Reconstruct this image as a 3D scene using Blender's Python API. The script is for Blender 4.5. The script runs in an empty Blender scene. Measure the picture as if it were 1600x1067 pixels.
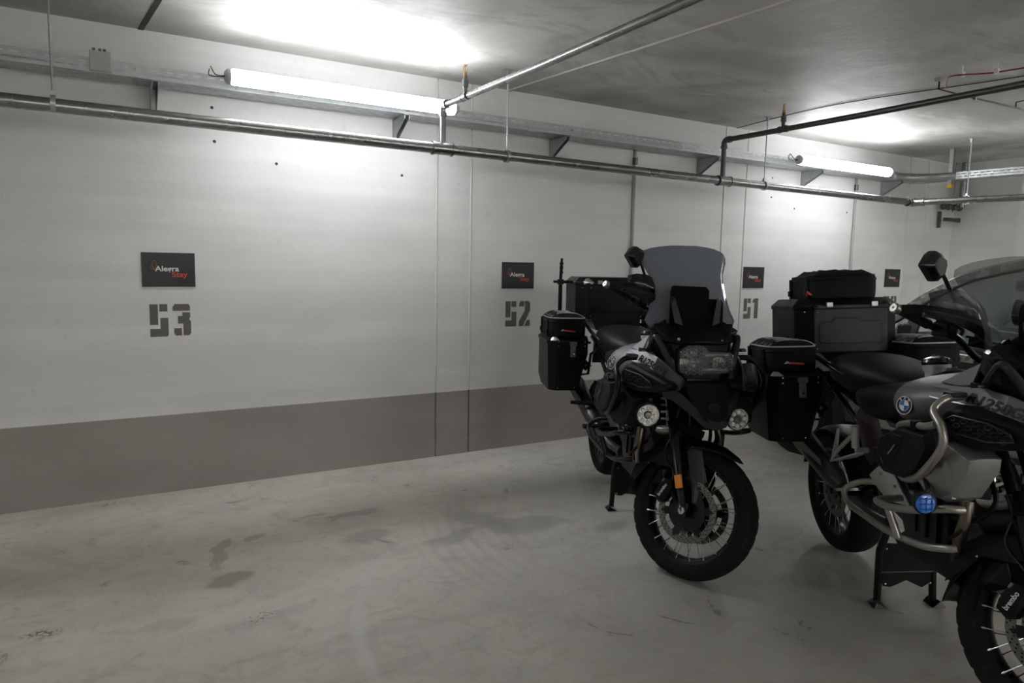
import bpy, bmesh, math, random
from mathutils import Vector, Matrix, Euler
random.seed(7)
SC = bpy.context.scene
COL = SC.collection
PI = math.pi
V = Vector

# ------------------------------------------------------------------ camera
F_PX = 1084.21
CAM_Z = 1.5028
cam_d = bpy.data.cameras.new('camera')
cam = bpy.data.objects.new('camera', cam_d)
COL.objects.link(cam)
RW = ((0.8629185, -0.0392658, 0.5038152), (-0.5049964, -0.1039234, 0.8568422), (0.0187136, -0.9938099, -0.1095065))
cx = V([r[0] for r in RW]); cy = -V([r[1] for r in RW]); cz = -V([r[2] for r in RW])
cam.matrix_world = Matrix(((cx.x, cy.x, cz.x, 0), (cx.y, cy.y, cz.y, 0), (cx.z, cy.z, cz.z, CAM_Z), (0, 0, 0, 1)))
cam_d.sensor_fit = 'HORIZONTAL'
cam_d.sensor_width = 36
cam_d.lens = F_PX / 1600 * 36
cam_d.clip_start = .05
SC.camera = cam

# ------------------------------------------------------------------ world and exposure
wd = bpy.data.worlds.new('world'); SC.world = wd
wd.use_nodes = True
wd.node_tree.nodes['Background'].inputs[0].default_value = (.9, .95, 1, 1)
wd.node_tree.nodes['Background'].inputs[1].default_value = .05
SC.view_settings.view_transform = 'Standard'
SC.view_settings.look = 'None'
SC.view_settings.exposure = 1.50
SC.view_settings.gamma = 1.0
SC.view_settings.use_curve_mapping = False
LAMP_POWER = 14.5
FILL_POWER = 86.0  # strength of the added fill lamps behind the camera

# ------------------------------------------------------------------ materials
MATS = {}
def mat(name, col, rough=.5, metal=0.0, noise=0.0, nscale=8.0, bump=0.0, bscale=60.0, spec=.5, alpha=1.0, trans=0.0, emit=None, estr=0.0, coat=0.0, ior=1.45, col2=None):
    if name in MATS: return MATS[name]
    m = bpy.data.materials.new(name); m.use_nodes = True
    nt = m.node_tree; b = nt.nodes['Principled BSDF']
    c = (col[0], col[1], col[2], 1)
    b.inputs['Base Color'].default_value = c
    b.inputs['Roughness'].default_value = rough
    b.inputs['Metallic'].default_value = metal
    b.inputs['Specular IOR Level'].default_value = spec
    b.inputs['IOR'].default_value = ior
    b.inputs['Alpha'].default_value = alpha
    b.inputs['Transmission Weight'].default_value = trans
    b.inputs['Coat Weight'].default_value = coat
    if emit:
        b.inputs['Emission Color'].default_value = (*emit, 1); b.inputs['Emission Strength'].default_value = estr
    tc = nt.nodes.new('ShaderNodeTexCoord')
    n = nt.nodes.new('ShaderNodeTexNoise'); n.inputs['Scale'].default_value = nscale; n.inputs['Detail'].default_value = 6
    nt.links.new(tc.outputs['Object'], n.inputs['Vector'])
    r = nt.nodes.new('ShaderNodeMapRange'); r.inputs[1].default_value = .3; r.inputs[2].default_value = .7
    r.inputs[3].default_value = max(0, rough - .06); r.inputs[4].default_value = min(1, rough + .06)
    nt.links.new(n.outputs['Fac'], r.inputs[0]); nt.links.new(r.outputs[0], b.inputs['Roughness'])
    if noise > 0 or col2:
        mx = nt.nodes.new('ShaderNodeMix'); mx.data_type = 'RGBA'
        d = col2 or [max(0, v * (1 - noise)) for v in col]
        mx.inputs[6].default_value = c; mx.inputs[7].default_value = (*d, 1)
        nt.links.new(n.outputs['Fac'], mx.inputs[0]); nt.links.new(mx.outputs[2], b.inputs['Base Color'])
    if bump > 0:
        n2 = nt.nodes.new('ShaderNodeTexNoise'); n2.inputs['Scale'].default_value = bscale; n2.inputs['Detail'].default_value = 4
        nt.links.new(tc.outputs['Object'], n2.inputs['Vector'])
        bp = nt.nodes.new('ShaderNodeBump'); bp.inputs['Strength'].default_value = bump; bp.inputs['Distance'].default_value = .01
        nt.links.new(n2.outputs['Fac'], bp.inputs['Height']); nt.links.new(bp.outputs['Normal'], b.inputs['Normal'])
    MATS[name] = m
    return m

def nodes_mat(name):
    m = bpy.data.materials.new(name); m.use_nodes = True; MATS[name] = m
    nt = m.node_tree
    return m, nt, nt.nodes['Principled BSDF'], nt.nodes.new('ShaderNodeTexCoord')
def N(nt, t, **kw):
    n = nt.nodes.new(t)
    for k, v in kw.items():
        if k.startswith('i_'):
            kk = k[2:]; n.inputs[int(kk) if kk.isdigit() else kk].default_value = v
        else: setattr(n, k, v)
    return n
def mixc(nt, fac, a, b, blend='MIX'):
    m = N(nt, 'ShaderNodeMix', data_type='RGBA', blend_type=blend)
    for i, x in ((0, fac), (6, a), (7, b)):
        if hasattr(x, 'links') or hasattr(x, 'is_linked'): nt.links.new(x, m.inputs[i])
        else: m.inputs[i].default_value = (*x, 1) if isinstance(x, tuple) else x
    return m.outputs[2]
def noise(nt, tc, scale, detail=6, rough=.55, sx=1, sy=1, sz=1, rot=0, dist=0, out='Object'):
    mp = N(nt, 'ShaderNodeMapping'); mp.inputs['Scale'].default_value = (sx, sy, sz); mp.inputs['Rotation'].default_value = (0, 0, rot)
    nt.links.new(tc.outputs[out], mp.inputs[0])
    n = N(nt, 'ShaderNodeTexNoise'); n.inputs['Scale'].default_value = scale; n.inputs['Detail'].default_value = detail
    n.inputs['Roughness'].default_value = rough; n.inputs['Distortion'].default_value = dist
    nt.links.new(mp.outputs[0], n.inputs['Vector']); return n.outputs['Fac']
def ramp(nt, fac, a, b, lo=0., hi=1.):
    r = N(nt, 'ShaderNodeMapRange', interpolation_type='SMOOTHSTEP'); nt.links.new(fac, r.inputs[0])
    r.inputs[1].default_value = a; r.inputs[2].default_value = b; r.inputs[3].default_value = lo; r.inputs[4].default_value = hi
    return r.outputs[0]
def mul(nt, a, b, op='MULTIPLY'):
    m = N(nt, 'ShaderNodeMath', operation=op)
    for i, x in enumerate((a, b)):
        if isinstance(x, (int, float)): m.inputs[i].default_value = x
        else: nt.links.new(x, m.inputs[i])
    return m.outputs[0]
def bump(nt, b, h, s, d=.01):
    bp = N(nt, 'ShaderNodeBump'); bp.inputs['Strength'].default_value = s; bp.inputs['Distance'].default_value = d
    nt.links.new(h, bp.inputs['Height']); nt.links.new(bp.outputs[0], b.inputs['Normal'])

def wall_material():
    m, nt, b, tc = nodes_mat('painted_concrete')
    big = noise(nt, tc, 1.2, 5, sz=2.2)
    fine = noise(nt, tc, 22, 6)
    boards = noise(nt, tc, 1.5, 3, sx=.25, sz=9)
    c = mixc(nt, ramp(nt, big, .35, .7), (.79, .785, .775), (.71, .705, .695))
    bd = noise(nt, tc, 1.0, 2, .5, sx=.12, sz=5.5)
    c = mixc(nt, ramp(nt, bd, .42, .62, 0, .5), c, (.67, .665, .66))
    c = mixc(nt, ramp(nt, fine, .62, .74, 0, .18), c, (.40, .40, .38))
    sep = N(nt, 'ShaderNodeSeparateXYZ'); nt.links.new(tc.outputs['Object'], sep.inputs[0])
    band = ramp(nt, sep.outputs[2], .504, .510)
    dk = mixc(nt, ramp(nt, big, .4, .65), (.34, .318, .298), (.30, .28, .262))
    dk = mixc(nt, ramp(nt, fine, .58, .7, 0, .35), dk, (.38, .36, .335))
    c = mixc(nt, band, dk, c)
    nt.links.new(c, b.inputs['Base Color']); b.inputs['Roughness'].default_value = .62
    h = mul(nt, mul(nt, fine, .4), mul(nt, boards, .8), 'ADD')
    bump(nt, b, h, .30, .008)
    return m
def ceiling_material():
    m, nt, b, tc = nodes_mat('raw_concrete_ceiling')
    big = noise(nt, tc, .9, 6, dist=.6); st = noise(nt, tc, 2.5, 6, sx=.35, rot=.5); fine = noise(nt, tc, 18, 6)
    c = mixc(nt, ramp(nt, big, .36, .62), (.66, .65, .62), (.40, .39, .37))
    cl = noise(nt, tc, 1.7, 8, .7, sx=.5, rot=.3, dist=2.0)
    c = mixc(nt, ramp(nt, cl, .48, .66, 0, .6), c, (.34, .33, .31))
    c = mixc(nt, ramp(nt, st, .52, .75, 0, .55), c, (.62, .59, .56))
    c = mixc(nt, ramp(nt, fine, .63, .75, 0, .3), c, (.30, .29, .27))
    nt.links.new(c, b.inputs['Base Color']); b.inputs['Roughness'].default_value = .55
    bump(nt, b, mul(nt, fine, mul(nt, st, 1), 'ADD'), .25, .01)
    return m
def floor_material():
    m, nt, b, tc = nodes_mat('worn_concrete_floor')
    big = noise(nt, tc, .8, 6, dist=.8); mid = noise(nt, tc, 3.2, 7, .65, dist=1.2); fine = noise(nt, tc, 60, 5, .7)
    grit = noise(nt, tc, 170, 3, .7)
    streak = noise(nt, tc, 2.4, 6, .6, sx=.28, sy=2.2, rot=.15, dist=.4)
    c = mixc(nt, ramp(nt, big, .35, .65), (.76, .735, .665), (.62, .595, .535))
    c = mixc(nt, ramp(nt, mid, .48, .72, 0, .5), c, (.40, .38, .34))
    c = mixc(nt, ramp(nt, streak, .5, .75, 0, .45), c, (.44, .42, .38))
    c = mixc(nt, ramp(nt, fine, .6, .78, 0, .75), c, (.28, .26, .23))
    c = mixc(nt, ramp(nt, grit, .38, .3, 0, .5), c, (.82, .80, .75))
    spots = N(nt, 'ShaderNodeTexVoronoi'); spots.inputs['Scale'].default_value = 2.1
    nt.links.new(tc.outputs['Object'], spots.inputs['Vector'])
    sp = ramp(nt, spots.outputs['Distance'], .022, .012, 0, .75)
    c = mixc(nt, sp, c, (.07, .06, .05))
    nz = N(nt, 'ShaderNodeTexNoise'); nz.inputs['Scale'].default_value = 5.5; nz.inputs['Detail'].default_value = 5; nt.links.new(tc.outputs['Object'], nz.inputs['Vector'])
    off = N(nt, 'ShaderNodeVectorMath', operation='MULTIPLY_ADD'); nt.links.new(nz.outputs['Color'], off.inputs[0]); off.inputs[1].default_value = (.22, .22, 0)
    sub = N(nt, 'ShaderNodeVectorMath', operation='SUBTRACT'); nt.links.new(tc.outputs['Object'], sub.inputs[0]); sub.inputs[1].default_value = (.11, .11, 0)
    nt.links.new(sub.outputs[0], off.inputs[2])
    def spot(x, y, rx, ry, rot, soft=.25, strength=.6, vec=None):
        mp = N(nt, 'ShaderNodeMapping', vector_type='TEXTURE'); mp.inputs['Location'].default_value = (x, y, 0); mp.inputs['Rotation'].default_value = (0, 0, rot); mp.inputs['Scale'].default_value = (rx, ry, 1000)
        nt.links.new(vec or off.outputs[0], mp.inputs[0])
        ln = N(nt, 'ShaderNodeVectorMath', operation='LENGTH'); nt.links.new(mp.outputs[0], ln.inputs[0])
        return ramp(nt, ln.outputs['Value'], 1 + soft, 1 - soft, 0, strength)
    cl = noise(nt, tc, 5.5, 9, .72, sx=.8, dist=1.6)
    c = mixc(nt, ramp(nt, cl, .50, .66, 0, .45), c, (.42, .375, .33))
    cl2 = noise(nt, tc, 11, 8, .7, dist=.8)
    c = mixc(nt, ramp(nt, cl2, .52, .68, 0, .35), c, (.78, .76, .70))
    lane = mul(nt, spot(1.5, 1.2, 2.2, 1.5, .20, .6, .45), ramp(nt, mid, .2, .6, .75, 1))  # painted shade: floor colour darkened where the motorcycles' shadows fall
    c = mixc(nt, lane, c, (.21, .19, .168))  # painted shade of the motorcycles
    damp = (.29, .275, .24)
    for q in ((.47, 3.72, .045, .20, -.15, .12, .6), (1.26, 3.93, .17, .05, .0, .2, .55), (1.20, 3.57, .16, .08, 0, .4, .5), (1.62, 3.36, .17, .06, .1, .4, .5),
              (1.86, 3.50, .10, .22, .3, .5, .6), (2.08, 3.33, .22, .10, -.3, .5, .5), (2.52, 3.06, .13, .07, .2, .5, .45), (.66, 3.85, .05, .04, 0, .3, .5),
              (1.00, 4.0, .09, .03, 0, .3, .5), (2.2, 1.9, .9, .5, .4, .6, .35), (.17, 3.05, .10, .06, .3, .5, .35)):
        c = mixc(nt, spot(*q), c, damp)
    c = mixc(nt, spot(.46, 3.38, .10, .07, 0, .3, .7), c, (.20, .15, .10))
    c = mixc(nt, mul(nt, spot(-.28, 3.21, .06, .035, 0, .5, 1), ramp(nt, fine, .45, .6)), c, (.10, .05, .025))
    c = mixc(nt, mul(nt, spot(.53, 2.93, .06, .05, 0, .5, 1), ramp(nt, fine, .55, .62)), c, (.03, .028, .025))
    # dusty wheel tracks with a tread pattern
    wv = N(nt, 'ShaderNodeTexWave', wave_type='BANDS', bands_direction='X'); wv.inputs['Scale'].default_value = 11; wv.inputs['Distortion'].default_value = 1.5
    nt.links.new(tc.outputs['Object'], wv.inputs['Vector'])
    wl = N(nt, 'ShaderNodeTexWave', wave_type='BANDS', bands_direction='DIAGONAL'); wl.inputs['Scale'].default_value = 9; wl.inputs['Distortion'].default_value = 2
    nt.links.new(tc.outputs['Object'], wl.inputs['Vector'])
    tr1 = spot(.10, 3.74, .95, .035, -.46, .35, .30, tc.outputs['Object'])
    tr2 = spot(.15, 3.35, .55, .030, -.42, .35, .28, tc.outputs['Object'])
    tr3 = spot(-.1, 3.62, 1.0, .12, -.44, .4, .28, tc.outputs['Object'])
    c = mixc(nt, mul(nt, tr1, ramp(nt, wv.outputs['Fac'], .3, .7, .2, 1)), c, (.74, .72, .66))
    c = mixc(nt, mul(nt, tr2, ramp(nt, wv.outputs['Fac'], .3, .7, .2, 1)), c, (.74, .72, .66))
    c = mixc(nt, tr3, c, (.40, .385, .35))
    # brushed arcs where a wheel has turned
    rg = N(nt, 'ShaderNodeTexWave', wave_type='RINGS', rings_direction='Z'); rg.inputs['Scale'].default_value = 4; rg.inputs['Distortion'].default_value = .6; rg.inputs['Detail'].default_value = 3
    mpr = N(nt, 'ShaderNodeMapping', vector_type='TEXTURE'); mpr.inputs['Location'].default_value = (3.2, 3.0, 0); nt.links.new(tc.outputs['Object'], mpr.inputs[0]); nt.links.new(mpr.outputs[0], rg.inputs['Vector'])
    c = mixc(nt, mul(nt, spot(1.65, 3.2, .28, .6, -.35, .5, .22), ramp(nt, rg.outputs['Fac'], .4, .8)), c, (.38, .36, .325))
    arc = spot(2.35, 2.25, 1.58, 1.58, 0, .012, 1, tc.outputs['Object']); arc2 = spot(2.35, 2.25, 1.53, 1.53, 0, .012, 1, tc.outputs['Object'])
    ar = mul(nt, mul(nt, arc, arc2, 'SUBTRACT'), spot(.95, 2.8, .4, .7, 0, .5, .4))
    c = mixc(nt, ar, c, (.72, .70, .65))
    # pale dust swept against the foot of the wall
    sep = N(nt, 'ShaderNodeSeparateXYZ'); nt.links.new(tc.outputs['Object'], sep.inputs[0])
    e = mul(nt, sep.outputs[1], mul(nt, mid, .12), 'ADD')
    c = mixc(nt, ramp(nt, e, 4.86, 4.93, 0, .7), c, (.70, .64, .56))
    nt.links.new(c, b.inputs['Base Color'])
    rg2 = ramp(nt, mid, .35, .7, .40, .27)
    nt.links.new(rg2, b.inputs['Roughness']); b.inputs['Specular IOR Level'].default_value = .75
    h = mul(nt, mul(nt, fine, .5), mul(nt, grit, .5), 'ADD')
    bump(nt, b, h, .8, .010)
    return m

M_WALL = wall_material(); M_CEIL = ceiling_material(); M_FLOOR = floor_material()
M_BLACK = mat('black_plastic', (.005, .005, .0055), .45, spec=.25, noise=.3, bump=.12, bscale=500)
M_BLACKG = mat('gloss_black', (.004, .004, .005), .20, coat=.25)
M_BLACKM = mat('black_metal', (.009, .009, .010), .32, metal=.4)
M_ALUB = mat('black_anodised_aluminium', (.010, .010, .012), .38, metal=.6, noise=.2, bump=.05, bscale=900)
M_RUBBER = mat('tyre_rubber', (.008, .008, .008), .75, spec=.3, noise=.3, nscale=40, bump=.3, bscale=120)
M_VINYL = mat('seat_vinyl', (.007, .007, .008), .46, noise=.2, bump=.15, bscale=700)
M_FABRIC = mat('bag_fabric', (.006, .006, .008), .7, spec=.3, noise=.3, bump=.4, bscale=900)
M_SILVER = mat('satin_aluminium', (.52, .51, .49), .34, metal=1.0, noise=.12)
M_STEEL = mat('brushed_steel', (.46, .43, .39), .30, metal=1.0, noise=.2)
M_CHROME = mat('chrome', (.75, .75, .75), .14, metal=1.0)
M_ROTOR = mat('rotor_steel', (.20, .19, .175), .40, metal=1.0, noise=.3, nscale=30)
M_NICKEL = mat('nickel_coat', (.40, .385, .355), .34, metal=.75)
M_SILVERP = mat('silver_coat', (.58, .58, .57), .36, metal=.35)
M_COVER = mat('cast_cover', (.27, .268, .262), .36, metal=.65)
M_DISC = mat('disc_steel', (.34, .33, .31), .36, metal=1.0, noise=.2, nscale=30)
M_HOLE = mat('dark_hole', (.004, .004, .004), .9)
M_GALV = mat('galvanised_steel', (.50, .52, .53), .42, metal=.85, noise=.35, nscale=25)
M_PIPE = mat('steel_pipe', (.33, .33, .325), .27, metal=.95, noise=.12, nscale=6)
M_PIPED = mat('dark_steel_pipe', (.12, .12, .12), .35, metal=.9, noise=.1, nscale=6)
M_BRASS = mat('brass', (.55, .30, .14), .35, metal=1.0)
M_ORANGE = mat('amber_reflector', (.85, .28, .02), .3, coat=.5)
M_GREY = mat('grey_paint', (.13, .132, .138), .45, metal=.25)
M_DGREY = mat('dark_grey_paint', (.035, .036, .040), .36, metal=.4)
M_LIGHTP = mat('light_silver_paint', (.58, .60, .64), .30, metal=.5, coat=.4)
M_WHITE = mat('white_print', (.75, .75, .75), .5)
M_RED = mat('red_print', (.55, .06, .04), .5)
M_BLUE = mat('blue_enamel', (.02, .16, .55), .25, coat=.5)
M_TUBE = mat('lamp_diffuser', (.9, .9, .9), .5, emit=(.95, .97, 1.0), estr=LAMP_POWER)
M_FILL_TUBE = mat('fill_lamp_diffuser', (.9, .9, .9), .5, emit=(.97, .97, .96), estr=FILL_POWER)
M_SMOKE = mat('smoked_screen', (.16, .18, .22), .06, alpha=.80, spec=.6)
M_SMOKEL = mat('light_smoked_screen', (.10, .10, .10), .05, alpha=.36, spec=.5)
M_SMOKEB = mat('dark_smoked_deflector', (.03, .03, .034), .06, alpha=.62, spec=.6)
M_GLASS = mat('clear_lens', (.9, .92, .95), .04, alpha=.06, spec=.8)
M_LED = mat('led_reflector', (.82, .82, .80), .16, metal=.8)
M_HLR = mat('headlight_reflector', (.35, .35, .35), .2, metal=.9)
M_LEDC = mat('led_lens', (.88, .88, .86), .2, spec=.8)
M_LEDB = mat('blue_lens', (.05, .20, .75), .12, spec=.8, coat=.6)
M_CORD = mat('pale_piping', (.55, .55, .54), .5)
M_YELLOW = mat('yellow_plastic', (.75, .50, .02), .5)
M_BOX = mat('pale_plastic', (.42, .42, .42), .5)
M_SIGN = mat('sign_board', (.018, .017, .020), .45)
M_STENCIL = mat('stencil_paint', (.145, .135, .122), .65, noise=.15, nscale=40)
M_CREAM = mat('salmon_logo', (.55, .16, .10), .5)
M_HEAT = mat('heat_tinted_steel', (.16, .11, .07), .32, metal=1.0, col2=(.22, .20, .18), nscale=10)
M_CARP = mat('car_paint', (.36, .35, .34), .28, metal=.6, coat=.6)
M_CARB = mat('car_black_trim', (.012, .012, .012), .4)
M_CARG = mat('green_tinted_glass', (.38, .54, .48), .04, alpha=.30, spec=.7)
M_CARI = mat('pale_interior', (.35, .42, .38), .8)
M_CARS = mat('dark_seat', (.03, .03, .032), .8)
M_PURPLE = mat('plum_plastic', (.035, .022, .040), .4)
M_REDC = mat('red_cable', (.25, .02, .015), .5)

# ------------------------------------------------------------------ mesh helpers
class MB:
    def __init__(self, M=None):
        self.bm = bmesh.new(); self.M = M or Matrix.Identity(4); self.mi = 0; self.mats = []
    def v(self, p): return self.bm.verts.new(self.M @ V(p))
    def f(self, vs):
        try:
            f = self.bm.faces.new(vs); f.material_index = self.mi; return f
        except ValueError: return None
    def use(self, m):
        if m not in self.mats: self.mats.append(m)
        self.mi = self.mats.index(m); return self
    def box(self, c, s, rot=None):
        R = (rot if rot is not None else Matrix.Identity(3))
        vs = [self.v(V(c) + R @ V((x * s[0] / 2, y * s[1] / 2, z * s[2] / 2))) for x in (-1, 1) for y in (-1, 1) for z in (-1, 1)]
        for q in ((0, 1, 3, 2), (4, 6, 7, 5), (0, 4, 5, 1), (2, 3, 7, 6), (0, 2, 6, 4), (1, 5, 7, 3)): self.f([vs[i] for i in q])
        return self
    def hull(self, pts, sym=False):
        P = [V(p) for p in pts]
        if sym: P += [V((p.x, -p.y, p.z)) for p in P if abs(p.y) > 1e-5]
        vs = [self.v(p) for p in P]
        r = bmesh.ops.convex_hull(self.bm, input=vs)
        for g in r['geom']:
            if isinstance(g, bmesh.types.BMFace): g.material_index = self.mi
        ex = [g for g in r['geom_interior'] if isinstance(g, bmesh.types.BMVert)] + [g for g in r['geom_unused'] if isinstance(g, bmesh.types.BMVert)]
        bmesh.ops.delete(self.bm, geom=list(set(ex)), context='VERTS')
        return self
    def tube(self, pts, r, n=10, curve=0, caps=True):
        P = [V(p) for p in pts]
        if curve and len(P) > 2:
            Q = []
            for i in range(len(P) - 1):
                a = P[max(i - 1, 0)]; b = P[i]; c = P[i + 1]; d = P[min(i + 2, len(P) - 1)]
                for k in range(curve):
                    t = k / curve
                    Q.append(.5 * ((2 * b) + (c - a) * t + (2 * a - 5 * b + 4 * c - d) * t * t + (3 * b - a - 3 * c + d) * t ** 3))
            Q.append(P[-1])
            if hasattr(r, '__len__'):
                R0 = r; r = []
                for i in range(len(Q)):
                    u = i / curve; j = min(int(u), len(R0) - 2); r.append(R0[j] + (R0[j + 1] - R0[j]) * (u - j))
            P = Q
        rs = r if hasattr(r, '__len__') else [r] * len(P)
        t0 = (P[1] - P[0]).normalized()
        up = V((0, 0, 1)) if abs(t0.z) < .9 else V((1, 0, 0))
        nn = t0.cross(up).normalized(); rings = []
        for i, p in enumerate(P):
            if i == 0: t = P[1] - P[0]
            elif i == len(P) - 1: t = P[-1] - P[-2]
            else: t = (P[i + 1] - P[i]).normalized() + (P[i] - P[i - 1]).normalized()
            t.normalize(); nn = (nn - t * nn.dot(t)).normalized(); bb = t.cross(nn)
            rings.append([self.v(p + (nn * math.cos(2 * PI * k / n) + bb * math.sin(2 * PI * k / n)) * rs[i]) for k in range(n)])
        for a, b in zip(rings, rings[1:]):
            for k in range(n): self.f([a[k], a[(k + 1) % n], b[(k + 1) % n], b[k]])
        if caps: self.f(rings[0][::-1]); self.f(rings[-1])
        return self
    def lathe(self, prof, o, axis, n=32, closed=False, mod=None, a0=0, a1=2 * PI):
        # prof: (r, h) along axis
        ax = V(axis).normalized(); u = ax.orthogonal().normalized(); w = ax.cross(u); o = V(o)
        full = abs(a1 - a0 - 2 * PI) < 1e-6; cnt = n if full else n + 1
        rings = []
        for k in range(cnt):
            a = a0 + (a1 - a0) * k / n
            rings.append([self.v(o + ax * h + (u * math.cos(a) + w * math.sin(a)) * (r + (mod(k, j) if mod else 0))) for j, (r, h) in enumerate(prof)])
        m = len(prof)
        for k in range(n):
            A = rings[k]; B = rings[(k + 1) % cnt]
            for j in range(m if closed else m - 1): self.f([A[j], A[(j + 1) % m], B[(j + 1) % m], B[j]])
        return self
    def cyl(self, a, b, r, n=16, r2=None):
        return self.tube([a, b], [r, r if r2 is None else r2], n)
    def prism(self, pts, d):
        # ordered 3D outline extruded by vector d
        A = [self.v(p) for p in pts]; B = [self.v(V(p) + V(d)) for p in pts]; n = len(A)
        fa = self.f(A[::-1]); fb = self.f(B)
        for k in range(n): self.f([A[k], A[(k + 1) % n], B[(k + 1) % n], B[k]])
        return self
    def loft(self, rings, caps=True, closed=True):
        R = [[self.v(p) for p in r] for r in rings]; n = len(R[0])
        for a, b in zip(R, R[1:]):
            for k in range(n if closed else n - 1): self.f([a[k], a[(k + 1) % n], b[(k + 1) % n], b[k]])
        if caps and closed: self.f(R[0][::-1]); self.f(R[-1])
        return self
    def sphere(self, c, r, n=12, sc=(1, 1, 1)):
        c = V(c); rings = []
        for i in range(1, n // 2):
            th = PI * i / (n // 2)
            rings.append([self.v(c + V((r * sc[0] * math.sin(th) * math.cos(2 * PI * k / n), r * sc[1] * math.sin(th) * math.sin(2 * PI * k / n), r * sc[2] * math.cos(th)))) for k in range(n)])
        t = self.v(c + V((0, 0, r * sc[2]))); b = self.v(c - V((0, 0, r * sc[2])))
        for k in range(n):
            self.f([t, rings[0][k], rings[0][(k + 1) % n]]); self.f([b, rings[-1][(k + 1) % n], rings[-1][k]])
        for A, B in zip(rings, rings[1:]):
            for k in range(n): self.f([A[k], B[k], B[(k + 1) % n], A[(k + 1) % n]])
        return self
    def text(self, s, o, ex, ey, size, ext=.0008, bold=0.0, shear=0.0, align='CENTER', width=None):
        cu = bpy.data.curves.new('t', 'FONT'); cu.body = s; cu.size = size; cu.extrude = 0; cu.align_x = align; cu.align_y = 'CENTER'
        cu.offset = bold; cu.shear = shear
        ob = bpy.data.objects.new('t', cu); COL.objects.link(ob)
        dg = bpy.context.evaluated_depsgraph_get(); dg.update()
        me = bpy.data.meshes.new_from_object(ob.evaluated_get(dg))
        ex = V(ex).normalized(); ey = V(ey); ey = (ey - ex * ey.dot(ex)).normalized(); ez = ex.cross(ey); o = V(o)
        k = 1.0
        if width:
            xs = [q.co.x for q in me.vertices]; k = width / max(1e-6, max(xs) - min(xs))
        vs = [self.v(o + ex * (q.co.x * k) + ey * q.co.y + ez * ext) for q in me.vertices]
        for p in me.polygons: self.f([vs[i] for i in p.vertices])
        bpy.data.objects.remove(ob); bpy.data.curves.remove(cu); bpy.data.meshes.remove(me)
        return self
    def mirror(self):
        # mirror everything so far across local y=0 (of M)
        g = self.bm.verts[:] + self.bm.edges[:] + self.bm.faces[:]
        r = bmesh.ops.duplicate(self.bm, geom=g)
        S = self.M @ Matrix.Scale(-1, 4, V((0, 1, 0))) @ self.M.inverted()
        for e in r['geom']:
            if isinstance(e, bmesh.types.BMVert): e.co = S @ e.co
        bmesh.ops.reverse_faces(self.bm, faces=[e for e in r['geom'] if isinstance(e, bmesh.types.BMFace)])
        return self
    def build(self, name, m=None, parent=None, bevel=0, seg=2, smooth=True, sub=0, ang=38, solid=0, fixn=True):
        if fixn and not solid: bmesh.ops.recalc_face_normals(self.bm, faces=self.bm.faces[:])
        me = bpy.data.meshes.new(name); self.bm.to_mesh(me); self.bm.free()
        for x in (self.mats or [m]): me.materials.append(x)
        if smooth:
            for p in me.polygons: p.use_smooth = True
            if not sub: me.set_sharp_from_angle(angle=math.radians(ang))
        o = bpy.data.objects.new(name, me); COL.objects.link(o)
        if parent: o.parent = parent
        if solid:
            md = o.modifiers.new('thickness', 'SOLIDIFY'); md.thickness = solid; md.offset = 0
        if bevel:
            md = o.modifiers.new('bevel', 'BEVEL'); md.width = bevel; md.segments = seg; md.limit_method = 'ANGLE'; md.angle_limit = math.radians(30); md.harden_normals = True
        if sub:
            md = o.modifiers.new('sub', 'SUBSURF'); md.levels = sub; md.render_levels = sub
        return o

def tag(o, label=None, cat=None, group=None, kind=None):
    if label: o['label'] = label
    if cat: o['category'] = cat
    if group: o['group'] = group
    if kind: o['kind'] = kind
    return o
def thing(name, label, cat, loc=(0, 0, 0), rot=(0, 0, 0), group=None):
    o = bpy.data.objects.new(name, None); COL.objects.link(o); o.empty_display_size = .1
    o.location = loc; o.rotation_euler = rot
    return tag(o, label, cat, group)
def copy_thing(o, loc, label, rot=None):
    c = o.copy(); COL.objects.link(c); c.location = loc
    if rot: c.rotation_euler = rot
    if label: c['label'] = label
    for ch in list(o.children):
        d = ch.copy(); COL.objects.link(d); d.parent = c
        for g in list(ch.children):
            e = g.copy(); COL.objects.link(e); e.parent = d
    return c

# ------------------------------------------------------------------ the garage
WY = 4.8735; CZ = 2.8625
XR = 9.30
def slab(name, c, s, m, label=None):
    o = MB().box(c, s).build(name, m, smooth=False)
    tag(o, label, None, None, 'structure'); return o
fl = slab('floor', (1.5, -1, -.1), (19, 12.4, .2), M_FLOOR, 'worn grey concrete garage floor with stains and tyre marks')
ce = slab('ceiling', (1.5, -1, CZ + .1), (19, 12.4, .2), M_CEIL, 'raw grey concrete garage ceiling')

# back wall: panels with shallow vertical grooves between them
def back_wall():
    mb = MB()
    gx = [2.186, 2.474, 5.21, 5.52, 8.301, 8.694]
    xs = [-7.5] + gx + [XR + .01]
    for i in range(len(xs) - 1):
        a = xs[i] + (.006 if i else 0); b = xs[i + 1] - (.006 if i < len(xs) - 2 else 0)
        mb.box(((a + b) / 2, WY + .1, CZ / 2), (b - a, .2, CZ))
    mb.box(((xs[0] + xs[-1]) / 2, WY + .115, CZ / 2), (xs[-1] - xs[0], .2, CZ - .001))
    o = mb.build('wall_back', M_WALL, smooth=False)
    tag(o, 'long off-white painted concrete wall with a dark grey band along its foot', kind='structure')
back_wall()
slab('wall_right', (XR + .35, 4.55, CZ / 2), (.7, .85, CZ), M_WALL, 'off-white corner pier at the far right end')
slab('wall_right_recess', (11.05, -1, CZ / 2), (.2, 12.4, CZ), M_WALL, 'shaded recessed wall at the far right')
slab('wall_left', (-7.6, -1, CZ / 2), (.2, 12.4, CZ), M_WALL, 'left garage wall')
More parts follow.
